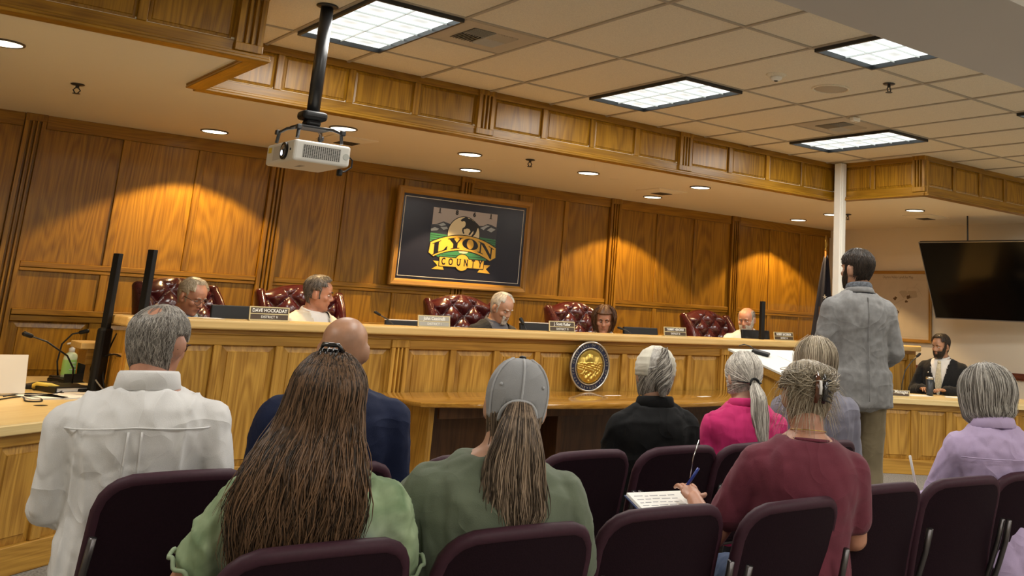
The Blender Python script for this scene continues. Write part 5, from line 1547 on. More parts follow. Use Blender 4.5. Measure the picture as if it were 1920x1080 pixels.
    def jacket(s, mat, t=.024, vneck=True, skirt=0, sleeves=1.95, amp=.004, seed=5, vz=.70, vw=.085, fold_sc=8, name='jacket', lap=True):
        mb = torso(s.sw, s.g, t, z1=1.05, belly=s.belly)
        if skirt:
            R = [ring_e(.182*s.g+t+.01*(1-u)+.012*u, .135*s.g+t+.004*u, 0, .60-u*skirt) for u in (0,.35,.7,1)]
            mb.loft(R[::-1])
        mb.join(s.arm_prims(t, sleeves)).xf(s.U)
        me = to_mesh_remesh(mb, .011, 3); folds(me, amp, fold_sc, seed)
        if vneck:
            inv_l = Matrix.Rotation(s.lean,3,'X'); 
            bm = bmesh.new(); bm.from_mesh(me); kill = []
            Rl = (Matrix.Rotation(-s.lean,3,'X') @ Matrix.Rotation(s.roll,3,'Y') @ Matrix.Rotation(s.twist,3,'Z')).inverted()
            for f in bm.faces:
                c = f.calc_center_median()-Vector((0,0,s.dz)); q = Rl @ (c-Vector((0,0,.48)))+Vector((0,0,.48))
                if q.y > 0 and q.z > vz and abs(q.x) < vw*min(1,(q.z-vz)/(1.03-vz))**.8: kill.append(f)
                elif q.z > 1.035 and abs(q.x) < .075: kill.append(f)
            bmesh.ops.delete(bm, geom=kill, context='FACES'); bm.to_mesh(me); bm.free()
        me.name = name; s.jk = link(name, me, mat, s.root)
        if vneck and lap:
            for side in (-1,1):
                pts = []
                def fy(z): return np.interp(z, _TZ, [a+b for a, b in zip(_TY, _TO)])*s.g+t+.006+s.belly*math.exp(-((z-.66)/.14)**2)
                L = [(.004,vz,0),(vw*.5,(vz+1.0)/2,0),(vw*.86,.985,-.01),(vw*1.62,.955,-.022),(vw*1.35,.92,-.006),(vw*1.1,.86,0),(.02,vz-.01,0)]
                vs = [(side*x, fy(min(z,1.0))-.02*(x/.1)**2+dy, z) for x, z, dy in L]
                n = len(vs); vs += [(x, y-.006, z) for x, y, z in vs]
                fs = [tuple(range(n)), tuple(range(2*n-1,n-1,-1))]+[(i,n+i,n+(i+1)%n,(i+1)%n) for i in range(n)]
                s.part('lapel', MB().add(vs, fs), mat, 'U', smooth=False)
        return s.jk
SHOE = plain('shoe_leather', (.02,.015,.012,1), .4)
TR_KHAKI = cloth('khaki_cotton', (.20,.16,.095,1)); TR_DARK = cloth('dark_trousers', (.02,.02,.025,1)); TR_JEAN = cloth('denim', (.035,.06,.13,1)); TR_GREY = cloth('grey_trousers', (.22,.20,.17,1))
AUD = 'people seated in the audience'; MEM = 'members seated behind the dais'
def hang(s, roots, fall, K, seed, jit, sway, width, center_local):
    pass

def strands_down(s, n, start, path, seed, w, K=14):
    """n locks; start(r)->(a,b) parameters, path(a,b,u,r0)->point in the person's frame"""
    r = np.random.RandomState(seed); P = np.empty((n,K,3))
    for i in range(n):
        a, b = start(r); q = r.normal(size=4)
        for k in range(K): P[i,k] = path(a, b, k/(K-1), q)
    c = s.H((0,.04,-.05))
    return P, c

# ------------------------------------------------------------ 1 white dress shirt, short grey hair
WSH = cloth('white_cotton', (.74,.73,.72,1), .75, noise=.03)
p = Person('man with short grey hair and dark glasses in a white dress shirt, seen from behind', AUD, sw=.455, g=1.06, lean=-4, roll=-1, hy=-20, hp=8, side=.0, belly=.02)
p.arms = {-1: ((-.228,.01,.69),(-.14,.24,.60)), 1: ((.235,-.01,.69),(.15,.26,.60))}
p.build((.930,3.60), 70, 1.300, SK2, (WSH,.016), TR_GREY, 2.0, amp=.0090, fold_sc=6, seed=11)
p.collar(WSH, h=.052, w0=.080, z=1.038)
# back yoke seam, box pleat
def yk(x, z, o=.003): 
    w = np.interp(z, _TZ, _TX)*1.13*p.sw/.42+.016
    return (x, -(np.interp(z, _TZ, _TY)*1.06+.016)*math.sqrt(max(0,1-abs(x/(w*1.02))**2.3))-.014-o, z)
p.part('yoke_seam', MB().tube([yk(-.20+.02*k,.935+.012*(1-abs(k-10)/10)) for k in range(21)], .0028, 6), WSH, 'U')
for sx in (-.018,.018):
    p.part('back_pleat', MB().tube([yk(sx*(1+.3*k/8),.935-.030*k,.003-.0005*k) for k in range(9)], [.004*(1-k/12) for k in range(9)], 6), WSH, 'U')
def f1(th, z):
    back = np.abs(th) > 1.05
    line = np.where(np.abs(th) > 2.0, -.102, np.where(np.abs(th) > 1.35, -.045, .01))
    ear = (np.abs(np.abs(th)-1.66) < .30) & (z < .034)
    q = headS(th, z, 0); d2 = ((q[...,0]-.0)/.048)**2+((q[...,1]+.062)/.050)**2+((q[...,2]-.100)/.05)**2
    h = np.where((z > line) & back & ~ear, .0075, np.where(z > .06, .005, -.006))
    return h-.0095*np.exp(-d2*.9)
sh = p.shell(f1); ss = p.short_strands(lambda a, b: f1(a, b), 2600, .028, .0011, 5, .0012)
hair_obj([sh, ss], H_SALT, p.root)
p.glasses(plain('tortoise_frame', (.05,.012,.008,1), .3))

# ------------------------------------------------------------ 2 long brown hair, green tie dye top
GRN_TOP, nt, b = newmat('green_tie_dye')
tc = nt.nodes.new('ShaderNodeTexCoord'); n1 = nt.nodes.new('ShaderNodeTexNoise'); n1.inputs['Scale'].default_value = 7; n1.inputs['Detail'].default_value = 6; n1.inputs['Distortion'].default_value = .8
nt.links.new(tc.outputs['Object'], n1.inputs['Vector'])
sx = nt.nodes.new('ShaderNodeSeparateXYZ'); nt.links.new(tc.outputs['Object'], sx.inputs[0])
mm = nt.nodes.new('ShaderNodeMapRange'); mm.inputs['From Min'].default_value = .95; mm.inputs['From Max'].default_value = .72; mm.inputs['To Min'].default_value = 0; mm.inputs['To Max'].default_value = 1
nt.links.new(sx.outputs['Z'], mm.inputs['Value'])
cr = nt.nodes.new('ShaderNodeValToRGB'); cr.color_ramp.elements[0].position = .30; cr.color_ramp.elements[0].color = (.13,.21,.10,1); cr.color_ramp.elements[1].position = .68; cr.color_ramp.elements[1].color = (.36,.45,.27,1)
nt.links.new(n1.outputs['Fac'], cr.inputs['Fac'])
c2 = nt.nodes.new('ShaderNodeValToRGB'); c2.color_ramp.elements[0].position = .35; c2.color_ramp.elements[0].color = (.12,.12,.36,1); c2.color_ramp.elements[1].position = .6; c2.color_ramp.elements[1].color = (.50,.49,.50,1)
n2 = nt.nodes.new('ShaderNodeTexNoise'); n2.inputs['Scale'].default_value = 11; n2.inputs['Detail'].default_value = 4; nt.links.new(tc.outputs['Object'], n2.inputs['Vector']); nt.links.new(n2.outputs['Fac'], c2.inputs['Fac'])
ma = nt.nodes.new('ShaderNodeMath'); ma.operation = 'MULTIPLY'; ab = nt.nodes.new('ShaderNodeMath'); ab.operation = 'ABSOLUTE'; nt.links.new(sx.outputs['X'], ab.inputs[0])
mr = nt.nodes.new('ShaderNodeMapRange'); mr.inputs['From Min'].default_value = .24; mr.inputs['From Max'].default_value = .12; nt.links.new(ab.outputs[0], mr.inputs['Value'])
nt.links.new(mm.outputs[0], ma.inputs[0]); nt.links.new(mr.outputs[0], ma.inputs[1])
mx = nt.nodes.new('ShaderNodeMix'); mx.data_type = 'RGBA'; nt.links.new(ma.outputs[0], mx.inputs['Factor']); nt.links.new(cr.outputs[0], mx.inputs['A']); nt.links.new(c2.outputs[0], mx.inputs['B'])
nt.links.new(mx.outputs['Result'], b.inputs['Base Color']); b.inputs['Roughness'].default_value = .85
p = Person('woman with long brown hair and a black clip in a pale green tie dye top', AUD, sw=.43, g=1.12, lean=-4, hy=-18, hp=4)
p.arms = {-1: ((-.305,.0,.70),(-.15,.24,.58)), 1: ((.25,.05,.67),(.13,.28,.58))}
p.build((1.05,2.49), 66, 1.195, SK2, (GRN_TOP,.014), TR_DARK, .50, amp=.0055, fold_sc=12, seed=21, bare_neck=-.045)
LACE = cloth('lace_edge', (.30,.38,.24,1))
for side in (-1,1):
    shj, e, w = p.joints(side); c = shj+(e-shj)*.62; d = (e-shj).normalized(); u = d.cross(Vector((0,1,0))).normalized(); v = d.cross(u)
    p.part('sleeve_trim', MB().tube([c+(u*math.cos(a)+v*math.sin(a))*.077+d*.006*math.sin(9*a) for a in [2*PI*k/54 for k in range(54)]], .0055, 6, closed=True), LACE, 'U')
p.part('neck_trim', MB().tube([(.135*math.cos(a),-.012+.085*math.sin(a)-.012*(math.sin(a) < 0),1.003-.03*max(0,-math.sin(a))-.03*max(0,math.sin(a))+.003*math.sin(16*a)) for a in [2*PI*k/64 for k in range(64)]], .005, 6, closed=True), LACE, 'U')
def f2(th, z): return np.where((th > 1.5) & (z > -.02) | (th < -.75) | (z > .055), .012, -.006)+.004*np.sin(th*9)*np.clip((z+.1)/.1,0,1)
parts = [p.shell(f2)]
# mass of hair hanging down the back
R = []
for k in range(16):
    v = k/15; z = .05-.40*v
    wx = np.interp(v, [0,.25,.6,.85,1], [.040,.090,.120,.095,.04]); wy = np.interp(v, [0,.3,.7,1], [.020,.042,.036,.014])
    cy = np.interp(v, [0,.25,.45,1], [-.068,-.095,-.135,-.172]); cx = -.012-.035*v
    R.append([tuple(p.U((cx+wx*math.cos(a)*(1+.05*math.sin(7*a+4*v)), .018+cy+wy*math.sin(a), 1.185+z))) for a in [2*PI*q/30 for q in range(30)]])
mb = MB(); mb.v = []; 
mb.loft([[tuple(x) for x in r] for r in R]); parts.append((np.array(mb.v), mb.f, np.full(len(mb.v), .35)))
r = np.random.RandomState(5); P = np.empty((2100,16,3))
for i in range(2100):
    th = r.uniform(1.62,2*PI-1.05); z0 = .121-abs(r.normal())*.05; z0 = max(z0, -.03); L = r.uniform(.23,.42)+z0; q = r.normal(size=5); wob = r.uniform(.006,.018)
    a0 = th
    for k in range(16):
        u = k/15; z = z0-L*u*u*.35-L*u*.65
        # on the scalp first, then out along the hanging mass
        sc = headS(np.array(a0 if a0 < PI else a0-2*PI), np.array(np.clip(z,-.06,.12)), .021)
        v = np.clip((.05-z)/.46, 0, 1.08)
        wx = np.interp(v, [0,.25,.6,.85,1,1.08], [.09,.122,.146,.122,.075,.04]); wy = np.interp(v, [0,.3,.7,1], [.05,.06,.05,.026])
        cy = np.interp(v, [0,.25,.45,1], [-.068,-.095,-.135,-.172]); cx = -.012-.035*v
        am = -a0+PI/2
        mpt = np.array([cx+wx*math.cos(am)*(1+.04*q[0]), cy+wy*math.sin(am)*(1+.05*q[1]), z])
        t_ = np.clip(v*2.6, 0, 1)**.8
        pt = sc*(1-t_)+mpt*t_
        pt = pt+np.array([wob*math.sin((11+2*q[1])*u+q[2]*3), wob*.7*math.cos(12*u+q[3]*3), 0])*u+np.array([q[4]*.012*u*u, -.004*abs(q[1])*u, 0])
        P[i,k] = pt
Q = np.array([tuple(p.U(Vector(x)+Vector((0,.018,1.185)))) for x in P.reshape(-1,3)]).reshape(P.shape)
parts.append(ribbons(Q, .0017*np.concatenate([np.linspace(1,1,12),np.linspace(.9,.3,4)]), tuple(p.U((0,.05,1.0)))))
hair_obj(parts, H_BROWN, p.root)
cl = MB().rbox((.0,-.030,.155),(.065,.018,.012),.004).tube([(-.03,-.035,.155),(-.02,-.05,.172),(.02,-.05,.172),(.03,-.035,.155)], .006, 8)
for k in range(4): cl.tube([(-.022+.015*k,-.045,.165),(-.020+.013*k,-.070,.140)], .003, 6)
p.part('hair_clip', cl, plain('black_clip', (.01,.01,.012,1), .15, coat=.6))

# ------------------------------------------------------------ 3 bald man in navy
NAVYC = cloth('navy_wool', (.007,.012,.040,1), .8, sheen=0)
p = Person('bald man in a dark navy jacket seen from behind', AUD, sw=.45, g=1.06, lean=-4, hy=-14, hp=8)
p.build((1.545,3.59), 70, 1.290, SK3, (NAVYC,.012), TR_DARK, 2.0, amp=.002, seed=31)
p.jacket(NAVYC, .026, vneck=False, sleeves=1.95, amp=.004, seed=33)
p.collar(NAVYC, h=.028, w0=.082, flare=.014, z=1.028)

# ------------------------------------------------------------ 4 grey cap, olive t-shirt, ponytail
OLIVE = cloth('olive_jersey', (.13,.155,.105,1), .85, noise=.10)
p = Person('person in a grey baseball cap with a long brown ponytail and olive green shirt', AUD, sw=.47, g=1.20, lean=-3, roll=4, hy=-4, hp=5, side=.02)
p.arms = {-1: ((-.315,.02,.68),(-.13,.26,.58)), 1: ((.30,.03,.68),(.13,.26,.58))}
p.build((1.555,2.445), 68, 1.195, SK1, (OLIVE,.015), TR_JEAN, .70, amp=.0055, fold_sc=8, seed=41, bare_neck=0)
p.part('neckband', MB().tube([(.080*math.cos(a),-.012+.074*math.sin(a),1.036-.012*math.sin(a)) for a in [2*PI*k/36 for k in range(36)]], .007, 8, closed=True), OLIVE, 'U')
CAP = cloth('grey_cap_cotton', (.30,.30,.305,1), .85, noise=.06)
CAPS = cloth('cap_seam_grey', (.42,.42,.43,1), .85)
TH, Z = head_grid(30, 56)
Pc = headS(TH, np.clip(Z,-.03,.122), .012)
t = np.where(Z > -.028, .014, -.01)
hole = (np.abs(np.abs(TH)-PI)/.62)**2+((Z+.03)/.052)**2 < 1
t = np.where(hole, -.008, t)
Pn = headS(TH, Z, 0)+(headS(TH, Z, .01)-headS(TH, Z, 0))/.01*t[...,None]
Pn[...,2] += .010*np.clip(Z/.1,0,1)
cp = grid_mb(p.Harr(Pn), *TH.shape)
p.crown = obj('cap_crown', cp, CAP, p.root, smooth=True)
def capS(th, z, o=.016):
    q = headS(np.array(th), np.array(z), o); return (q[0], q[1], q[2]+.010*min(1,max(0,z/.1)))
for k in range(6):
    th = PI+k*PI/3
    th = th-2*PI if th > PI else th
    zs = np.linspace(.028 if k == 0 else -.025, .119, 14)
    p.part('cap_seam', MB().tube([capS(th, z_) for z_ in zs], .0035, 6), CAPS)
p.part('strap_arch', MB().tube([capS((PI-.60*math.cos(a)) if math.cos(a) > 0 else (-PI-.60*math.cos(a)), -.03+.056*math.sin(a), .017) for a in np.linspace(.0,PI,22)], .0055, 8), CAPS)
p.part('cap_button', MB().ell((0,-.003,.148),(.011,.011,.006)), BLACK)
p.part('eyelet', MB().ell(capS(2.45,.062,.016),(.005,.005,.005)), CAPS); p.part('eyelet', MB().ell(capS(-2.45,.062,.016),(.005,.005,.005)), CAPS)
vz_ = []
for k in range(13):
    a = -1.05+2.1*k/12; q = capS(a,-.012,.014); vz_.append((q, (q[0]*1.05, q[1]+.075*math.cos(a)**.7, q[2]-.018)))
mb = MB(); vs = [x for pr in vz_ for x in pr]; n = len(vs); vs += [(x,y,z-.004) for x,y,z in vs]
fs = []
for k in range(12): a = 2*k; fs += [(a,a+2,a+3,a+1),(n+a,n+a+1,n+a+3,n+a+2),(a+1,a+3,n+a+3,n+a+1),(a,n+a,n+a+2,a+2)]
p.part('cap_visor', mb.add(vs, fs), CAP)
def f4(th, z): return np.where((np.abs(th) > 1.5) & (z > -.095) & (z < .03), .008, -.012)
parts = [p.shell(f4)]
r = np.random.RandomState(8); NP, K = 1500, 18; P = np.empty((NP,K,3))
def tail(v):   # centre and half widths of the ponytail, v 0..1 from the arch down
    return (np.interp(v,[0,.15,.5,1],[0,.0,.006,.035]), np.interp(v,[0,.1,.3,1],[-.105,-.135,-.155,-.150]), .028-.385*v,
            np.interp(v,[0,.15,.4,.75,1],[.030,.055,.082,.085,.03]), np.interp(v,[0,.2,.6,1],[.018,.035,.035,.012]))
for i in range(NP):
    a = r.uniform(0,2*PI); rr = math.sqrt(r.uniform(.25,1)); L = r.uniform(.70,1.04); q = r.normal(size=4); f = r.uniform(8,15)
    for k in range(K):
        u = k/(K-1); v = u*L; cx, cy, cz, wx, wy = tail(v)
        P[i,k] = (cx+wx*rr*math.cos(a)+.006*u*math.sin(f*u+q[0]*3)+.010*q[1]*u*u, cy+wy*rr*math.sin(a)+.004*u*math.cos(f*u+q[2]*3), cz)
Q = p.Harr(P); parts.append(ribbons(Q, .0017*np.concatenate([np.ones(13),np.linspace(.9,.3,5)]), tuple(p.H((0,-.02,-.1)))))
mb = MB().loft([[(tail(v)[0]+tail(v)[3]*.85*math.cos(a), tail(v)[1]+tail(v)[4]*.8*math.sin(a), tail(v)[2]) for a in [2*PI*q/20 for q in range(20)]] for v in np.linspace(0,.9,14)]).xf(p.H)
parts.append((np.array(mb.v), mb.f, np.full(len(mb.v),.3)))
# loose side hair falling from the cap to the shoulders
P = np.empty((420,12,3))
for i in range(420):
    sg = 1 if r.rand() < .5 else -1; th = sg*r.uniform(1.75,2.75); z0 = r.uniform(-.05,-.01); q = r.normal(size=3)
    for k in range(12):
        u = k/11; z = z0-.15*u; s0 = headS(np.array(th), np.array(max(z,-.075)), .012)
        P[i,k] = (s0[0]*(1+.12*u)+.004*q[0]*u, s0[1]-.035*u*(abs(th) > 2.1)-.006, z+.004*math.sin(9*u+q[1]))
parts.append(ribbons(p.Harr(P), .0016*np.linspace(1,.4,12), tuple(p.H((0,0,-.05)))))
hair_obj(parts, H_LBROWN, p.root)

# ------------------------------------------------------------ 5 black jacket, silver bun
BLKC = cloth('black_cotton', (.0055,.0055,.006,1), .85, sheen=0)
p = Person('woman with twisted silver hair under a white headband in a black jacket', AUD, sw=.385, g=1.0, lean=-4, hy=2, hp=6)
p.build((2.97,3.55), 64, 1.205, SK1, (BLKC,.014), TR_DARK, 2.0, amp=.003, seed=51)
p.jacket(BLKC, .024, vneck=False, amp=.006, seed=53)
p.collar(BLKC, h=.050, w0=.078, flare=.012, z=1.030)
def f5(th, z): return np.where(((np.abs(th) > .85) & (z > -.09)) | (z > .065), .012, -.006)
parts = [p.shell(f5)]
r = np.random.RandomState(4); P = np.empty((900,12,3))
for i in range(900):       # swept up and across to the twist at the crown
    th = r.uniform(1.0,2*PI-1.0); th = th-2*PI if th > PI else th; z0 = r.uniform(-.095,.03); q = r.normal(size=2)
    tgt = np.array([.012+.008*q[0],-.098,.035+.03*r.rand()])
    for k in range(12):
        u = k/11; s0 = headS(np.array(th+(PI*np.sign(th)-th)*u*.85), np.array(z0+(.05-z0)*u), .014+.010*u)
        P[i,k] = s0*(1-u**3)+tgt*u**3
parts.append(ribbons(p.Harr(P), .0017*np.ones(12), tuple(p.H((0,0,0)))))
# the twist: rolled locks
for rr_, n_, zz in ((.034,260,.0),):
    P = np.empty((n_,14,3))
    for i in range(n_):
        a0 = r.uniform(0,2*PI); h = r.uniform(-.075,.085); q = r.normal(size=2)
        for k in range(14):
            u = k/13; a = a0+1.5*u; z = h+.05*u
            R_ = (.036+.004*q[0])*np.interp(z,[-.09,-.03,.05,.12],[.45,1,.95,.35])
            P[i,k] = (.012+R_*math.cos(a)*1.05, -.100+R_*math.sin(a)*.8-.008, z)
    parts.append(ribbons(p.Harr(P), .0019*np.ones(14), tuple(p.H((.012,-.10,0)))))
mb = MB().loft([[(.012+.033*s_*math.cos(a),-.106+.026*s_*math.sin(a),z) for a in [2*PI*q/16 for q in range(16)]] for z, s_ in ((-.09,.4),(-.05,.9),(0,1),(.06,1),(.11,.5))]).xf(p.H)
parts.append((np.array(mb.v), mb.f, np.full(len(mb.v),.5)))
hair_obj(parts, H_GREY, p.root)
HB = cloth('white_band', (.62,.58,.48,1))
TH, Z = head_grid(30,48)
band = (Z > .0) & (np.abs(TH) > .5) & (np.abs(TH) < 2.55) | (Z > .085) & (np.abs(TH) < 2.6)
t = np.where(band, .0185+.002*np.sin(Z*260), -.012)
obj('headband', grid_mb(p.Harr(headS(TH,Z,0)+(headS(TH,Z,.01)-headS(TH,Z,0))/.01*t[...,None]), *TH.shape), HB, p.root, smooth=True)
p.glasses(BLACKM)

# ------------------------------------------------------------ 6 pink shirt, silver ponytail
PINK = cloth('hot_pink_cotton', (.62,.030,.17,1), .8)
p = Person('woman with a long silver ponytail and black hair tie in a hot pink shirt', AUD, sw=.41, g=1.08, lean=-4, hy=8, hp=10)
p.build((3.51,3.535), 66, 1.198, SK4, (PINK,.015), TR_DARK, 2.0, amp=.006, seed=61, fold_sc=9)
p.collar(PINK, h=.036, w0=.078, flare=.014)
def f6(th, z): return np.where(((np.abs(th) > .9) & (z > -.075)) | (z > .06), .011, -.006)
parts = [p.shell(f6)]
r = np.random.RandomState(14); P = np.empty((1100,12,3))
for i in range(1100):
    th = r.uniform(.9,2*PI-.9); th = th-2*PI if th > PI else th; z0 = .122-abs(r.normal())*.075; z0 = max(z0,-.07); q = r.normal(size=2)
    tgt = np.array([.012*q[0]*.6,-.108+.004*q[1],-.028+.010*q[1]*.5])
    for k in range(12):
        u = k/11; s0 = headS(np.array(th+(PI*np.sign(th)-th)*u*.9), np.array(z0+(-.03-z0)*u), .014)
        P[i,k] = s0*(1-u**4)+tgt*u**4
parts.append(ribbons(p.Harr(P), .0016*np.ones(12), tuple(p.H((0,0,0)))))
def tail6(v): return (.012*v+.02*v*v, -.112-.045*min(1,v*4)+.02*v, -.028-.31*v, np.interp(v,[0,.15,.5,1],[.020,.040,.050,.022]), np.interp(v,[0,.2,1],[.016,.026,.012]))
P = np.empty((700,14,3))
for i in range(700):
    a = r.uniform(0,2*PI); rr_ = math.sqrt(r.uniform(.2,1)); L = r.uniform(.75,1.03); q = r.normal(size=3)
    for k in range(14):
        u = k/13; cx, cy, cz, wx, wy = tail6(u*L)
        P[i,k] = (cx+wx*rr_*math.cos(a)+.004*u*math.sin(8*u+q[0]*3), cy+wy*rr_*math.sin(a), cz)
parts.append(ribbons(p.Harr(P), .0016*np.concatenate([np.ones(10),np.linspace(.9,.3,4)]), tuple(p.H((0,-.03,-.1)))))
mb = MB().loft([[(tail6(v)[0]+tail6(v)[3]*.85*math.cos(a), tail6(v)[1]+tail6(v)[4]*.8*math.sin(a), tail6(v)[2]) for a in [2*PI*q/16 for q in range(16)]] for v in np.linspace(0,.93,10)]).xf(p.H)
parts.append((np.array(mb.v), mb.f, np.full(len(mb.v),.4)))
hair_obj(parts, H_SILV, p.root)
p.part('hair_tie', MB().tube([(.024*math.cos(a),-.117,-.030+.022*math.sin(a)) for a in [2*PI*k/20 for k in range(20)]], .006, 8, closed=True).tube([(-.085,-.02,-.012),(-.065,-.075,-.020),(-.03,-.108,-.027)], .0035, 6).tube([(.085,-.02,-.02),(.06,-.08,-.028),(.03,-.108,-.03)], .0035, 6), BLACK)

# ------------------------------------------------------------ 7 maroon t-shirt, claw clip
MAR = cloth('maroon_jersey', (.145,.028,.045,1), .85, noise=.08)
p = Person('woman in a maroon t-shirt with a claw clip, writing in a notebook on her lap', AUD, sw=.44, g=1.10, lean=-4, roll=3, hy=-6, hp=12, side=.0, fwd=.015, belly=.03)
p.arms = {-1: ((-.285,.06,.67),(-.32,.28,.74)), 1: ((.235,.04,.70),(.08,.24,.62))}
p.build((2.70,2.41), 60, 1.212, SK2, (MAR,.015), TR_JEAN, .66, amp=.004, fold_sc=8, seed=71, voxel=.009)
p.part('neckband', MB().tube([(.080*math.cos(a),-.012+.074*math.sin(a),1.036-.012*math.sin(a)) for a in [2*PI*k/36 for k in range(36)]], .006, 8, closed=True), MAR, 'U')
def f7(th, z): return np.where((((np.abs(th) > 1.95) | (z > .035) & (np.abs(th) > .8)) & (z > -.075)) | (z > .06), .003+.015*np.clip((z+.07)/.11,0,1), -.006)+.002*np.sin(7*th+30*z)
parts = [p.shell(f7)]
r = np.random.RandomState(24); P = np.empty((1500,13,3))
for i in range(1500):
    th = r.uniform(.8,2*PI-.8); th = th-2*PI if th > PI else th; z0 = r.uniform(-.072,.115); q = r.normal(size=3); loose = r.rand() < .12
    if abs(th) < 1.9 and z0 < .035: z0 = r.uniform(.035,.115)
    tgt = np.array([.012+.016*q[0],-.125+.008*q[1],.030+.030*q[2]*.5])
    for k in range(13):
        u = k/12; s0 = headS(np.array(th+(PI*np.sign(th)-th)*u*.75), np.array(z0+(.03-z0)*u), .006+.015*min(1,max(0,(z0+(.03-z0)*u+.07)/.11))+.010*u)
        pt = s0*(1-u**3)+tgt*u**3
        if loose: pt = pt+np.array([q[0]*.02,-abs(q[1])*.01,.03*abs(q[2])])*u
        P[i,k] = pt
parts.append(ribbons(p.Harr(P), .0017*np.concatenate([np.ones(10),np.linspace(.9,.4,3)]), tuple(p.H((0,0,0)))))
P = np.empty((260,10,3))
for i in range(260):
    th = r.uniform(1.2,2*PI-1.2); th = th-2*PI if th > PI else th; q = r.normal(size=3); z0 = r.uniform(-.06,.10)
    s0 = headS(np.array(th), np.array(z0), .018)
    for k in range(10):
        u = k/9; P[i,k] = s0+np.array([s0[0]*.35*u+.015*q[0]*u, s0[1]*.15*u, (.03*q[1]-.02)*u-.045*u*u])
parts.append(ribbons(p.Harr(P), .0010*np.linspace(1,.4,10), tuple(p.H((0,0,0)))))
hair_obj(parts, H_BLOND, p.root)
CLW = plain('tortoise_clip', (.10,.035,.015,1), .18, coat=.5); CLB = plain('dark_clip', (.015,.012,.012,1), .2, coat=.5)
mb = MB().tube([(.006,-.128,.085),(.008,-.150,.055),(.008,-.152,.015),(.002,-.140,-.02)], [.008,.011,.011,.008], 8, flat=.5)
p.part('claw_clip', mb, CLW)
mb = MB().tube([(.031,-.128,.080),(.036,-.148,.050),(.036,-.149,.012),(.029,-.138,-.02)], [.008,.010,.010,.008], 8, flat=.5)
for k in range(5): mb.tube([(.034,-.144,.065-.018*k),(.054,-.136,.060-.018*k),(.068,-.112,.058-.018*k)], .0035, 6)
p.part('claw_clip', mb, CLB)
p.part('clip_shine', MB().tube([(.014,-.158,.055),(.015,-.161,.030),(.014,-.159,.008)], .0055, 8), plain('clip_shine_pale', (.75,.72,.68,1), .2))  # pale bar modelled as the highlight on the clip
for side in (-1,1): p.part('earring', MB().tube([(side*.084+.010*math.cos(a)*.2,-.004+.010*math.cos(a),-.052+.011*math.sin(a)) for a in [2*PI*k/16 for k in range(16)]], .0016, 6, closed=True), CHROME)
p.part('necklace', MB().tube([(.064*math.cos(a),-.014+.062*math.sin(a),1.068-.012*math.sin(a)) for a in [2*PI*k/32 for k in range(32)]], .0018, 6, closed=True), BRASS, 'U')
p7 = p
def world(p, q): return p.root.matrix_basis @ p.U(q)
wp = world(p7, (-.32,.28,.74)); 
# notebook and pen
nbk = thing('notebook', 'open white spiral notebook on the lap of the woman in maroon', 'notebook', (wp.x-.045, wp.y+.065, wp.z-.050), rad(-12))
Mn = Matrix.Rotation(rad(14),3,'X')
obj('cover', MB().box(Mn@Vector((0,0,-.004)), (.235,.30,.004), M=Mn), plain('notebook_cover', (.05,.07,.16,1), .5), nbk)
for q in range(4): obj('page', MB().box(Mn@Vector((.001*q,.001*q,.0+.0022*q)), (.225,.29,.0016), M=Mn), PAPER, nbk)
WR = plain('ink_writing', (.35,.35,.38,1), .7)
mb = MB(); r_ = random.Random(2)
for i in range(9):
    x = -.095
    while x < .07:
        L = r_.uniform(.012,.035); mb.box(Mn@Vector((x+L/2,.115-.026*i+r_.uniform(-.002,.002),.0079)), (L,.004,.0006), M=Mn); x += L+.008
wo = obj('handwriting', mb, WR, nbk); wo['kind'] = 'stuff'
hp_ = world(p7, (-.325,.365,.770))
pn = thing('pen', 'blue pen with pale stem held over the notebook by the woman in maroon', 'pen', (hp_.x-.005, hp_.y-.01, hp_.z+.005))
obj('barrel', MB().tube([(-.02,.02,-.035),(.005,-.005,.02),(.02,-.02,.055)], .0055, 8), plain('blue_pen', (.02,.05,.30,1), .3), pn, smooth=True)
obj('pen_clip', MB().tube([(.0,.0,.02),(.01,-.0,.09),(.035,.0,.15)], .0022, 6), CHROME, pn, smooth=True)

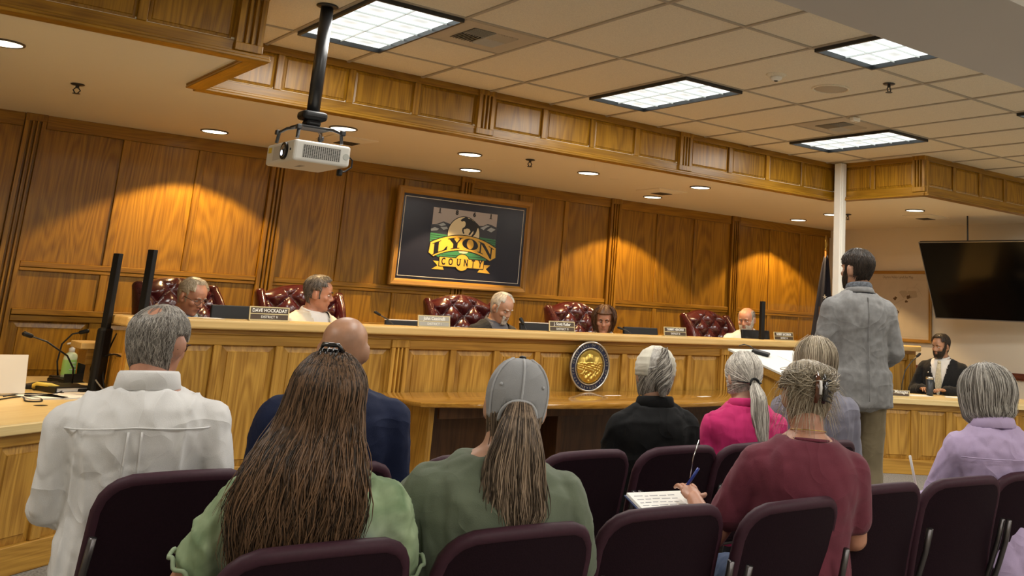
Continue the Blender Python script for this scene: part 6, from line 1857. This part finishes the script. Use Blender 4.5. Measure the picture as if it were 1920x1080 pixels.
# ------------------------------------------------------------ 8 grey lilac shirt, blond grey bob
LILG = cloth('grey_lilac_cotton', (.20,.195,.245,1), .8)
p = Person('person with a straight ash blond bob in a grey lilac shirt, half hidden', AUD, sw=.42, g=1.12, lean=-4, hy=0, hp=6)
p.build((4.03,3.54), 60, 1.278, SK4, (LILG,.015), TR_DARK, 2.0, amp=.005, seed=81)
p.collar(LILG, h=.035, w0=.078)
def bob(p, mat, seed, n, zlow, wid, flare=.02, back=.0, fringe=True):
    def fb(th, z): return np.where((np.abs(th) > .75) | (z > .06), .018, -.006)
    parts = [p.shell(fb)]; r = np.random.RandomState(seed); P = np.empty((n,14,3))
    for i in range(n):
        th = r.uniform(.55,2*PI-.55); th = th-2*PI if th > PI else th; z0 = .122-abs(r.normal())*.02; L = (z0-zlow)*r.uniform(.86,1.04); q = r.normal(size=3)
        for k in range(14):
            u = k/13; z = z0-L*u**.9*1.0
            bulge = wid*math.sin(PI*min(1,u*1.0))**.7+flare*u*u-.022*max(0,u-.85)/.15
            s0 = headS(np.array(th+.12*q[0]*u), np.array(max(z,-.055)), .016+bulge+.003*q[1])
            P[i,k] = (s0[0], s0[1]-back*u, z if z < -.055 else s0[2])
    parts.append(ribbons(p.Harr(P), .0019*np.concatenate([np.ones(11),np.linspace(.9,.4,3)]), tuple(p.H((0,0,0)))))
    R = []
    for k in range(9):
        v = k/8; z = .07-(.07-zlow-.015)*v; o = .010+wid*.75*math.sin(PI*min(1,.3+.6*v))+flare*.8*v*v
        R.append([tuple(p.H(tuple(headS(np.array(a), np.array(max(z,-.055)), o)*np.array([1,1,0])+np.array([0,-back*v,z])))) for a in np.linspace(.95,2*PI-.95,26)])
    mb = MB(); nn = 26; vs = [x for r0 in R for x in r0]; fs = [(j*nn+i,j*nn+i+1,(j+1)*nn+i+1,(j+1)*nn+i) for j in range(8) for i in range(nn-1)]
    parts.append((np.array(vs), fs, np.full(len(vs),.3)))
    hair_obj(parts, mat, p.root)
bob(p, H_BLOND, 91, 1100, -.135, .012, .016)

# ------------------------------------------------------------ 9 lilac shirt, grey bob
LIL = cloth('lilac_cotton', (.46,.36,.55,1), .8, noise=.03)
p = Person('person with a grey bob in a pale lilac collared shirt at the right edge', AUD, sw=.42, g=1.05, lean=-2, hy=12, hp=14)
p.arms = {-1: ((-.235,.08,.68),(-.16,.33,.66)), 1: ((.235,.03,.68),(.14,.27,.60))}
p.build((3.87,2.445), 60, 1.212, SK2, (LIL,.017), TR_DARK, 1.85, amp=.0065, fold_sc=7, seed=95, voxel=.009)
p.collar(LIL, h=.042, w0=.080, flare=.018)
p.part('yoke_seam', MB().tube([(-.20+.02*k,-(.123*1.12+.018)*math.sqrt(max(0,1-abs((-.20+.02*k)/.245)**2.3))-.018,.925) for k in range(21)], .0028, 6), LIL, 'U')
bob(p, H_GREY, 97, 1500, -.115, .022, .014, .008)
wp = world(p, (-.16,.42,.68))
pn = thing('stylus', 'white stylus held upright by the hand between two empty chairs', 'pen', (wp.x, wp.y, wp.z+.02))
obj('barrel', MB().tube([(.01,0,-.05),(-.015,.0,.03),(-.05,.0,.13)], .0058, 8), WHITE, pn, smooth=True)
obj('stylus_tip', MB().tube([(.01,0,-.05),(.015,0,-.065)], [.0055,.002], 8), BLACK, pn, smooth=True)
tb = thing('papers_on_lap', 'pale printed papers on the lap of the person in lilac', 'papers', (wp.x+.03, wp.y+.06, wp.z-.045), rad(8))
for q in range(3): obj('sheet', MB().box((.004*q,.003*q,.0+.0024*q),(.21,.28,.0018),rz=.03*q), PAPER, tb)

# ------------------------------------------------------------ 10 standing man in a grey blazer
BLZ = cloth('grey_blazer', (.215,.212,.208,1), .85, noise=.16, nscale=40)
DOT = plain('dotted_collar', (.10,.11,.13,1), .7, noise=.6, nscale=120)
p = Person('man standing at the podium in a grey blazer and khaki trousers, seen from behind', None, sw=.415, g=.95, sit=False, lean=1, hy=24, hp=-3)
p.arms = {-1: ((-.215,.0,.71),(-.16,.23,.66)), 1: ((.225,-.01,.71),(.20,.20,.62))}
p.build((5.07,4.125), 64, 1.830, SK3, (DOT,.008), TR_KHAKI, 1.6, amp=.002, seed=101, voxel=.008)
p.jacket(BLZ, .022, vneck=True, skirt=.20, amp=.0045, seed=103, vz=.68, sleeves=1.95)
p.collar(DOT, h=.046, w0=.070, z=1.045, name='shirt_collar')
p.collar(BLZ, h=.030, w0=.079, flare=.012, z=1.033)
p.part('centre_seam', MB().tube([(0,-(np.interp(z,_TZ,_TY)+.022)-.014*min(1,max(0,(z-.7)/.3))-.004,z) for z in np.linspace(.60,1.01,14)]+[(0,-.165,z) for z in (.56,.50,.44)], .0022, 6), BLZ, 'U')
def f10(th, z):
    line = np.where(np.abs(th) > 2.2, -.085, np.where(np.abs(th) > 1.3, -.03, np.where(np.abs(th) > .9, .03, .055)))
    ear = (np.abs(np.abs(th)-1.64) < .24) & (z < .026)
    return np.where((z > line) & ~ear, .0015+.010*np.clip((z+.07)/.15,0,1), -.006)
parts = [p.shell(f10), p.short_strands(f10, 1500, .03, .0014, 7, .002)]
hair_obj(parts, H_DARK, p.root)
def beard(z1=-.035, chin=.006, side=-.01, cut=1.50):
    def fb(th, z):
        a = np.abs(th)
        up = np.where(a < .9, -.040, -.040+.070*np.clip((a-.9)/.5,0,1))
        lips = (a < .24) & (z > -.072) & (z < -.048)
        return np.where((z < up) & (a < cut) & ~lips, chin, -.006)
    return fb
fb = beard(); hair_obj([p.shell(fb), p.short_strands(fb, 500, .016, .0011, 9, .001)], H_DARK, p.root, 'beard')
p.eyes(); p.brows(H_DARK)

ONDESK = {-1: ((-.225,.06,.72),(-.13,.29,.80)), 1: ((.225,.06,.72),(.13,.29,.80))}
# ------------------------------------------------------------ members behind the dais
DK = cloth('charcoal_suit', (.016,.017,.019,1)); BLUESH = cloth('light_blue_shirt', (.22,.29,.38,1)); CREAM = cloth('cream_linen', (.66,.60,.48,1)); WHT = cloth('white_shirt', (.74,.72,.68,1))
GRYSH = cloth('grey_shirt', (.11,.11,.125,1)); PBLUE = cloth('pale_blue_shirt', (.60,.66,.68,1)); BLKS = cloth('black_suit', (.009,.009,.010,1))
FV = .0065
def shortfn(top=.016, side=.006, line_b=-.085, line_f=.055, recede=0):
    def f(th, z):
        a = np.abs(th)
        line = np.where(a > 2.2, line_b, np.where(a > 1.32, -.03, np.where(a > .85, .046+recede*.5, line_f+recede)))
        ear = (np.abs(a-1.62) < .22) & (z < .03)
        return np.where((z > line) & ~ear, side+(top-side)*np.clip(z/.09,0,1), -.006)
    return f
# D1
p = Person('man with thin combed grey hair and rimless glasses in a dark suit, looking down', MEM, sw=.42, g=1.02, lean=8, hy=22, hp=15)
p.arms = ONDESK; p.build((2.19,7.80), -78, 1.428, SK2, (BLUESH,.010), TR_DARK, 1.9, voxel=FV, amp=.002, root_z=.15, seed=1)
p.jacket(DK, .022, seed=2); p.collar(BLUESH, h=.03, w0=.072)
f = shortfn(.013,.006,-.085,.076,.03); hair_obj([p.shell(f), p.short_strands(f, 700, .04, .0013, 3, .002, comb=.7)], hairmat('hair_sandy_grey', (.22,.17,.11,1), (.66,.57,.43,1)), p.root)
p.eyes(True); p.brows(H_GREY); p.glasses(plain('wire_rim', (.10,.08,.07,1), .3, metal=.7))
# D2
p = Person('man with wavy dark grey hair in a cream jacket, turned to the right', MEM, sw=.46, g=1.12, lean=4, hy=42, hp=2, belly=.02)
p.arms = ONDESK; p.build((3.10,7.80), -70, 1.508, SK2, (WHT,.010), TR_DARK, 1.9, voxel=FV, amp=.002, root_z=.15, seed=3)
p.jacket(CREAM, .022, seed=4, vz=.80); p.collar(WHT, h=.03, w0=.074, flare=.014)
f = shortfn(.019,.007,-.085,.074,.022); hair_obj([p.shell(f), p.short_strands(f, 900, .025, .0016, 13, .003, comb=.4)], hairmat('hair_iron_grey', (.028,.024,.020,1), (.24,.21,.18,1)), p.root)
p.eyes(); p.brows(H_DARK)
# D3
p = Person('white haired man with a white goatee in a dark jacket, reading beneath the emblem', MEM, sw=.44, g=1.08, lean=9, hy=12, hp=16)
p.arms = ONDESK; p.build((4.735,7.80), -82, 1.466, SK1, (GRYSH,.010), TR_DARK, 1.9, voxel=FV, amp=.002, root_z=.15, seed=5)
p.jacket(DK, .022, seed=6, vz=.72, vw=.095); p.collar(GRYSH, h=.034, w0=.074, flare=.014)
f = shortfn(.011,.006,-.085,.080,.045); hair_obj([p.shell(f), p.short_strands(f, 800, .03, .0014, 23, .002)], H_WHITE, p.root)
p.eyes(True); p.brows(H_WHITE)
def goat(th, z):
    a = np.abs(th); lips = (a < .2) & (z > -.070) & (z < -.052)
    return np.where((z < -.040) & (a < .52) & ~lips, .008+.006*np.clip((-.08-z)/.04,0,1), -.006)
hair_obj([p.shell(goat), p.short_strands(goat, 400, .02, .0012, 29, .002)], H_WHITE, p.root, 'goatee')
# D4
p = Person('woman with wavy brown chin length hair in a white jacket behind the dais', MEM, sw=.38, g=.98, lean=5, hy=-4, hp=9)
p.arms = {-1: ((-.26,.10,.72),(-.10,.22,.94)), 1: ((.26,.06,.70),(.12,.27,.64))}
p.build((5.83,7.76), -123, 1.408, SK2, (WHT,.014), TR_DARK, 1.9, voxel=FV, amp=.003, root_z=.15, seed=7)
p.collar(WHT, h=.034, w0=.072, flare=.022)
def bobw(p):
    def fb(th, z): return np.where((np.abs(th) > 1.0) | (z > .068), .022, -.006)+.004*np.sin(th*8+z*50)
    parts = [p.shell(fb)]; r = np.random.RandomState(33); n = 900; P = np.empty((n,12,3))
    for i in range(n):
        th = r.uniform(.95,2*PI-.95); th = th-2*PI if th > PI else th; z0 = .118-abs(r.normal())*.03; L = (z0+.09)*r.uniform(.8,1.1); q = r.normal(size=3)
        for k in range(12):
            u = k/11; z = z0-L*u
            s0 = headS(np.array(th+.18*math.sin(6*u+q[0])*u), np.array(max(z,-.05)), .022+.022*math.sin(PI*min(1,u*.95))+.006*math.sin(11*u+q[1]*2))
            P[i,k] = (s0[0], s0[1], z if z < -.05 else s0[2])
    parts.append(ribbons(p.Harr(P), .0022*np.linspace(1,.6,12), tuple(p.H((0,0,0)))))
    hair_obj(parts, hairmat('hair_chestnut', (.025,.010,.005,1), (.16,.075,.032,1)), p.root)
bobw(p); p.eyes(True); p.brows(H_DARK)
# D5
p = Person('balding man with a short white beard in a pale blue shirt, leaning sideways', MEM, sw=.46, g=1.15, lean=8, roll=-4, hy=-10, hp=4, hr=6, belly=.03)
p.arms = ONDESK; p.build((7.74,7.78), -146, 1.488, SK2, (PBLUE,.014), TR_DARK, 1.9, voxel=FV, amp=.004, root_z=.15, seed=9)
p.collar(PBLUE, h=.034, w0=.076, flare=.016)
p.part('lanyard', MB().tube([(-.07,.05,1.04),(-.05,.115,.97),(0,.145,.88)], .004, 6).tube([(.07,.05,1.04),(.05,.115,.97),(0,.145,.88)], .004, 6), BLACK, 'U')
def f(th, z):
    a = np.abs(th); ear = (np.abs(a-1.62) < .22) & (z < .03)
    return np.where((a > 1.25) & (z > -.08) & (z < .09) & ~ear, .005, -.006)
hair_obj([p.shell(f), p.short_strands(f, 500, .018, .0012, 43, .001)], H_SALT, p.root)
fb = beard(chin=.009); hair_obj([p.shell(fb), p.short_strands(fb, 600, .018, .0013, 45, .002)], H_WHITE, p.root, 'beard')
p.eyes(); p.brows(H_SALT)
# manager
p = Person('dark bearded man in a black suit and pale tie behind the right staff desk', None, sw=.47, g=1.1, lean=3, hy=-22, hp=3)
p.arms = {-1: ((-.30,.04,.70),(-.12,.30,.75)), 1: ((.30,.04,.70),(.12,.30,.75))}
p.build((9.54,6.585), -163, 1.315, SK3, (WHT,.010), TR_DARK, 1.9, voxel=FV, amp=.001, seed=15)
p.jacket(BLKS, .022, seed=16, vz=.66, vw=.105); p.collar(WHT, h=.034, w0=.072, flare=.012)
TIE = plain('pale_tie', (.58,.52,.36,1), .45, noise=.3, nscale=60)
fyz = lambda z: np.interp(z,_TZ,[a+b_ for a, b_ in zip(_TY,_TO)])*1.1+.016
tie = MB().loft([[(-w_,fyz(z),z),(w_,fyz(z),z),(w_*.8,fyz(z)+.007,z),(-w_*.8,fyz(z)+.007,z)] for z, w_ in ((.62,.042),(.72,.042),(.85,.034),(.95,.024),(1.0,.018))])
p.part('necktie', tie, TIE, 'U', smooth=False)
p.part('tie_knot', MB().ell((0,fyz(1.01)+.004,1.012),(.020,.014,.022)), TIE, 'U')
p.part('lapel_pin', MB().ell((.115,.125,.905),(.010,.006,.010)), CHROME, 'U')
f = shortfn(.018,.006,-.085,.072,.02); hair_obj([p.shell(f), p.short_strands(f, 900, .03, .0014, 53, .002, comb=.5)], H_DARK, p.root)
fb = beard(chin=.008); hair_obj([p.shell(fb), p.short_strands(fb, 500, .018, .0012, 55, .002)], H_DARK, p.root, 'beard')
p.eyes(); p.brows(H_DARK)
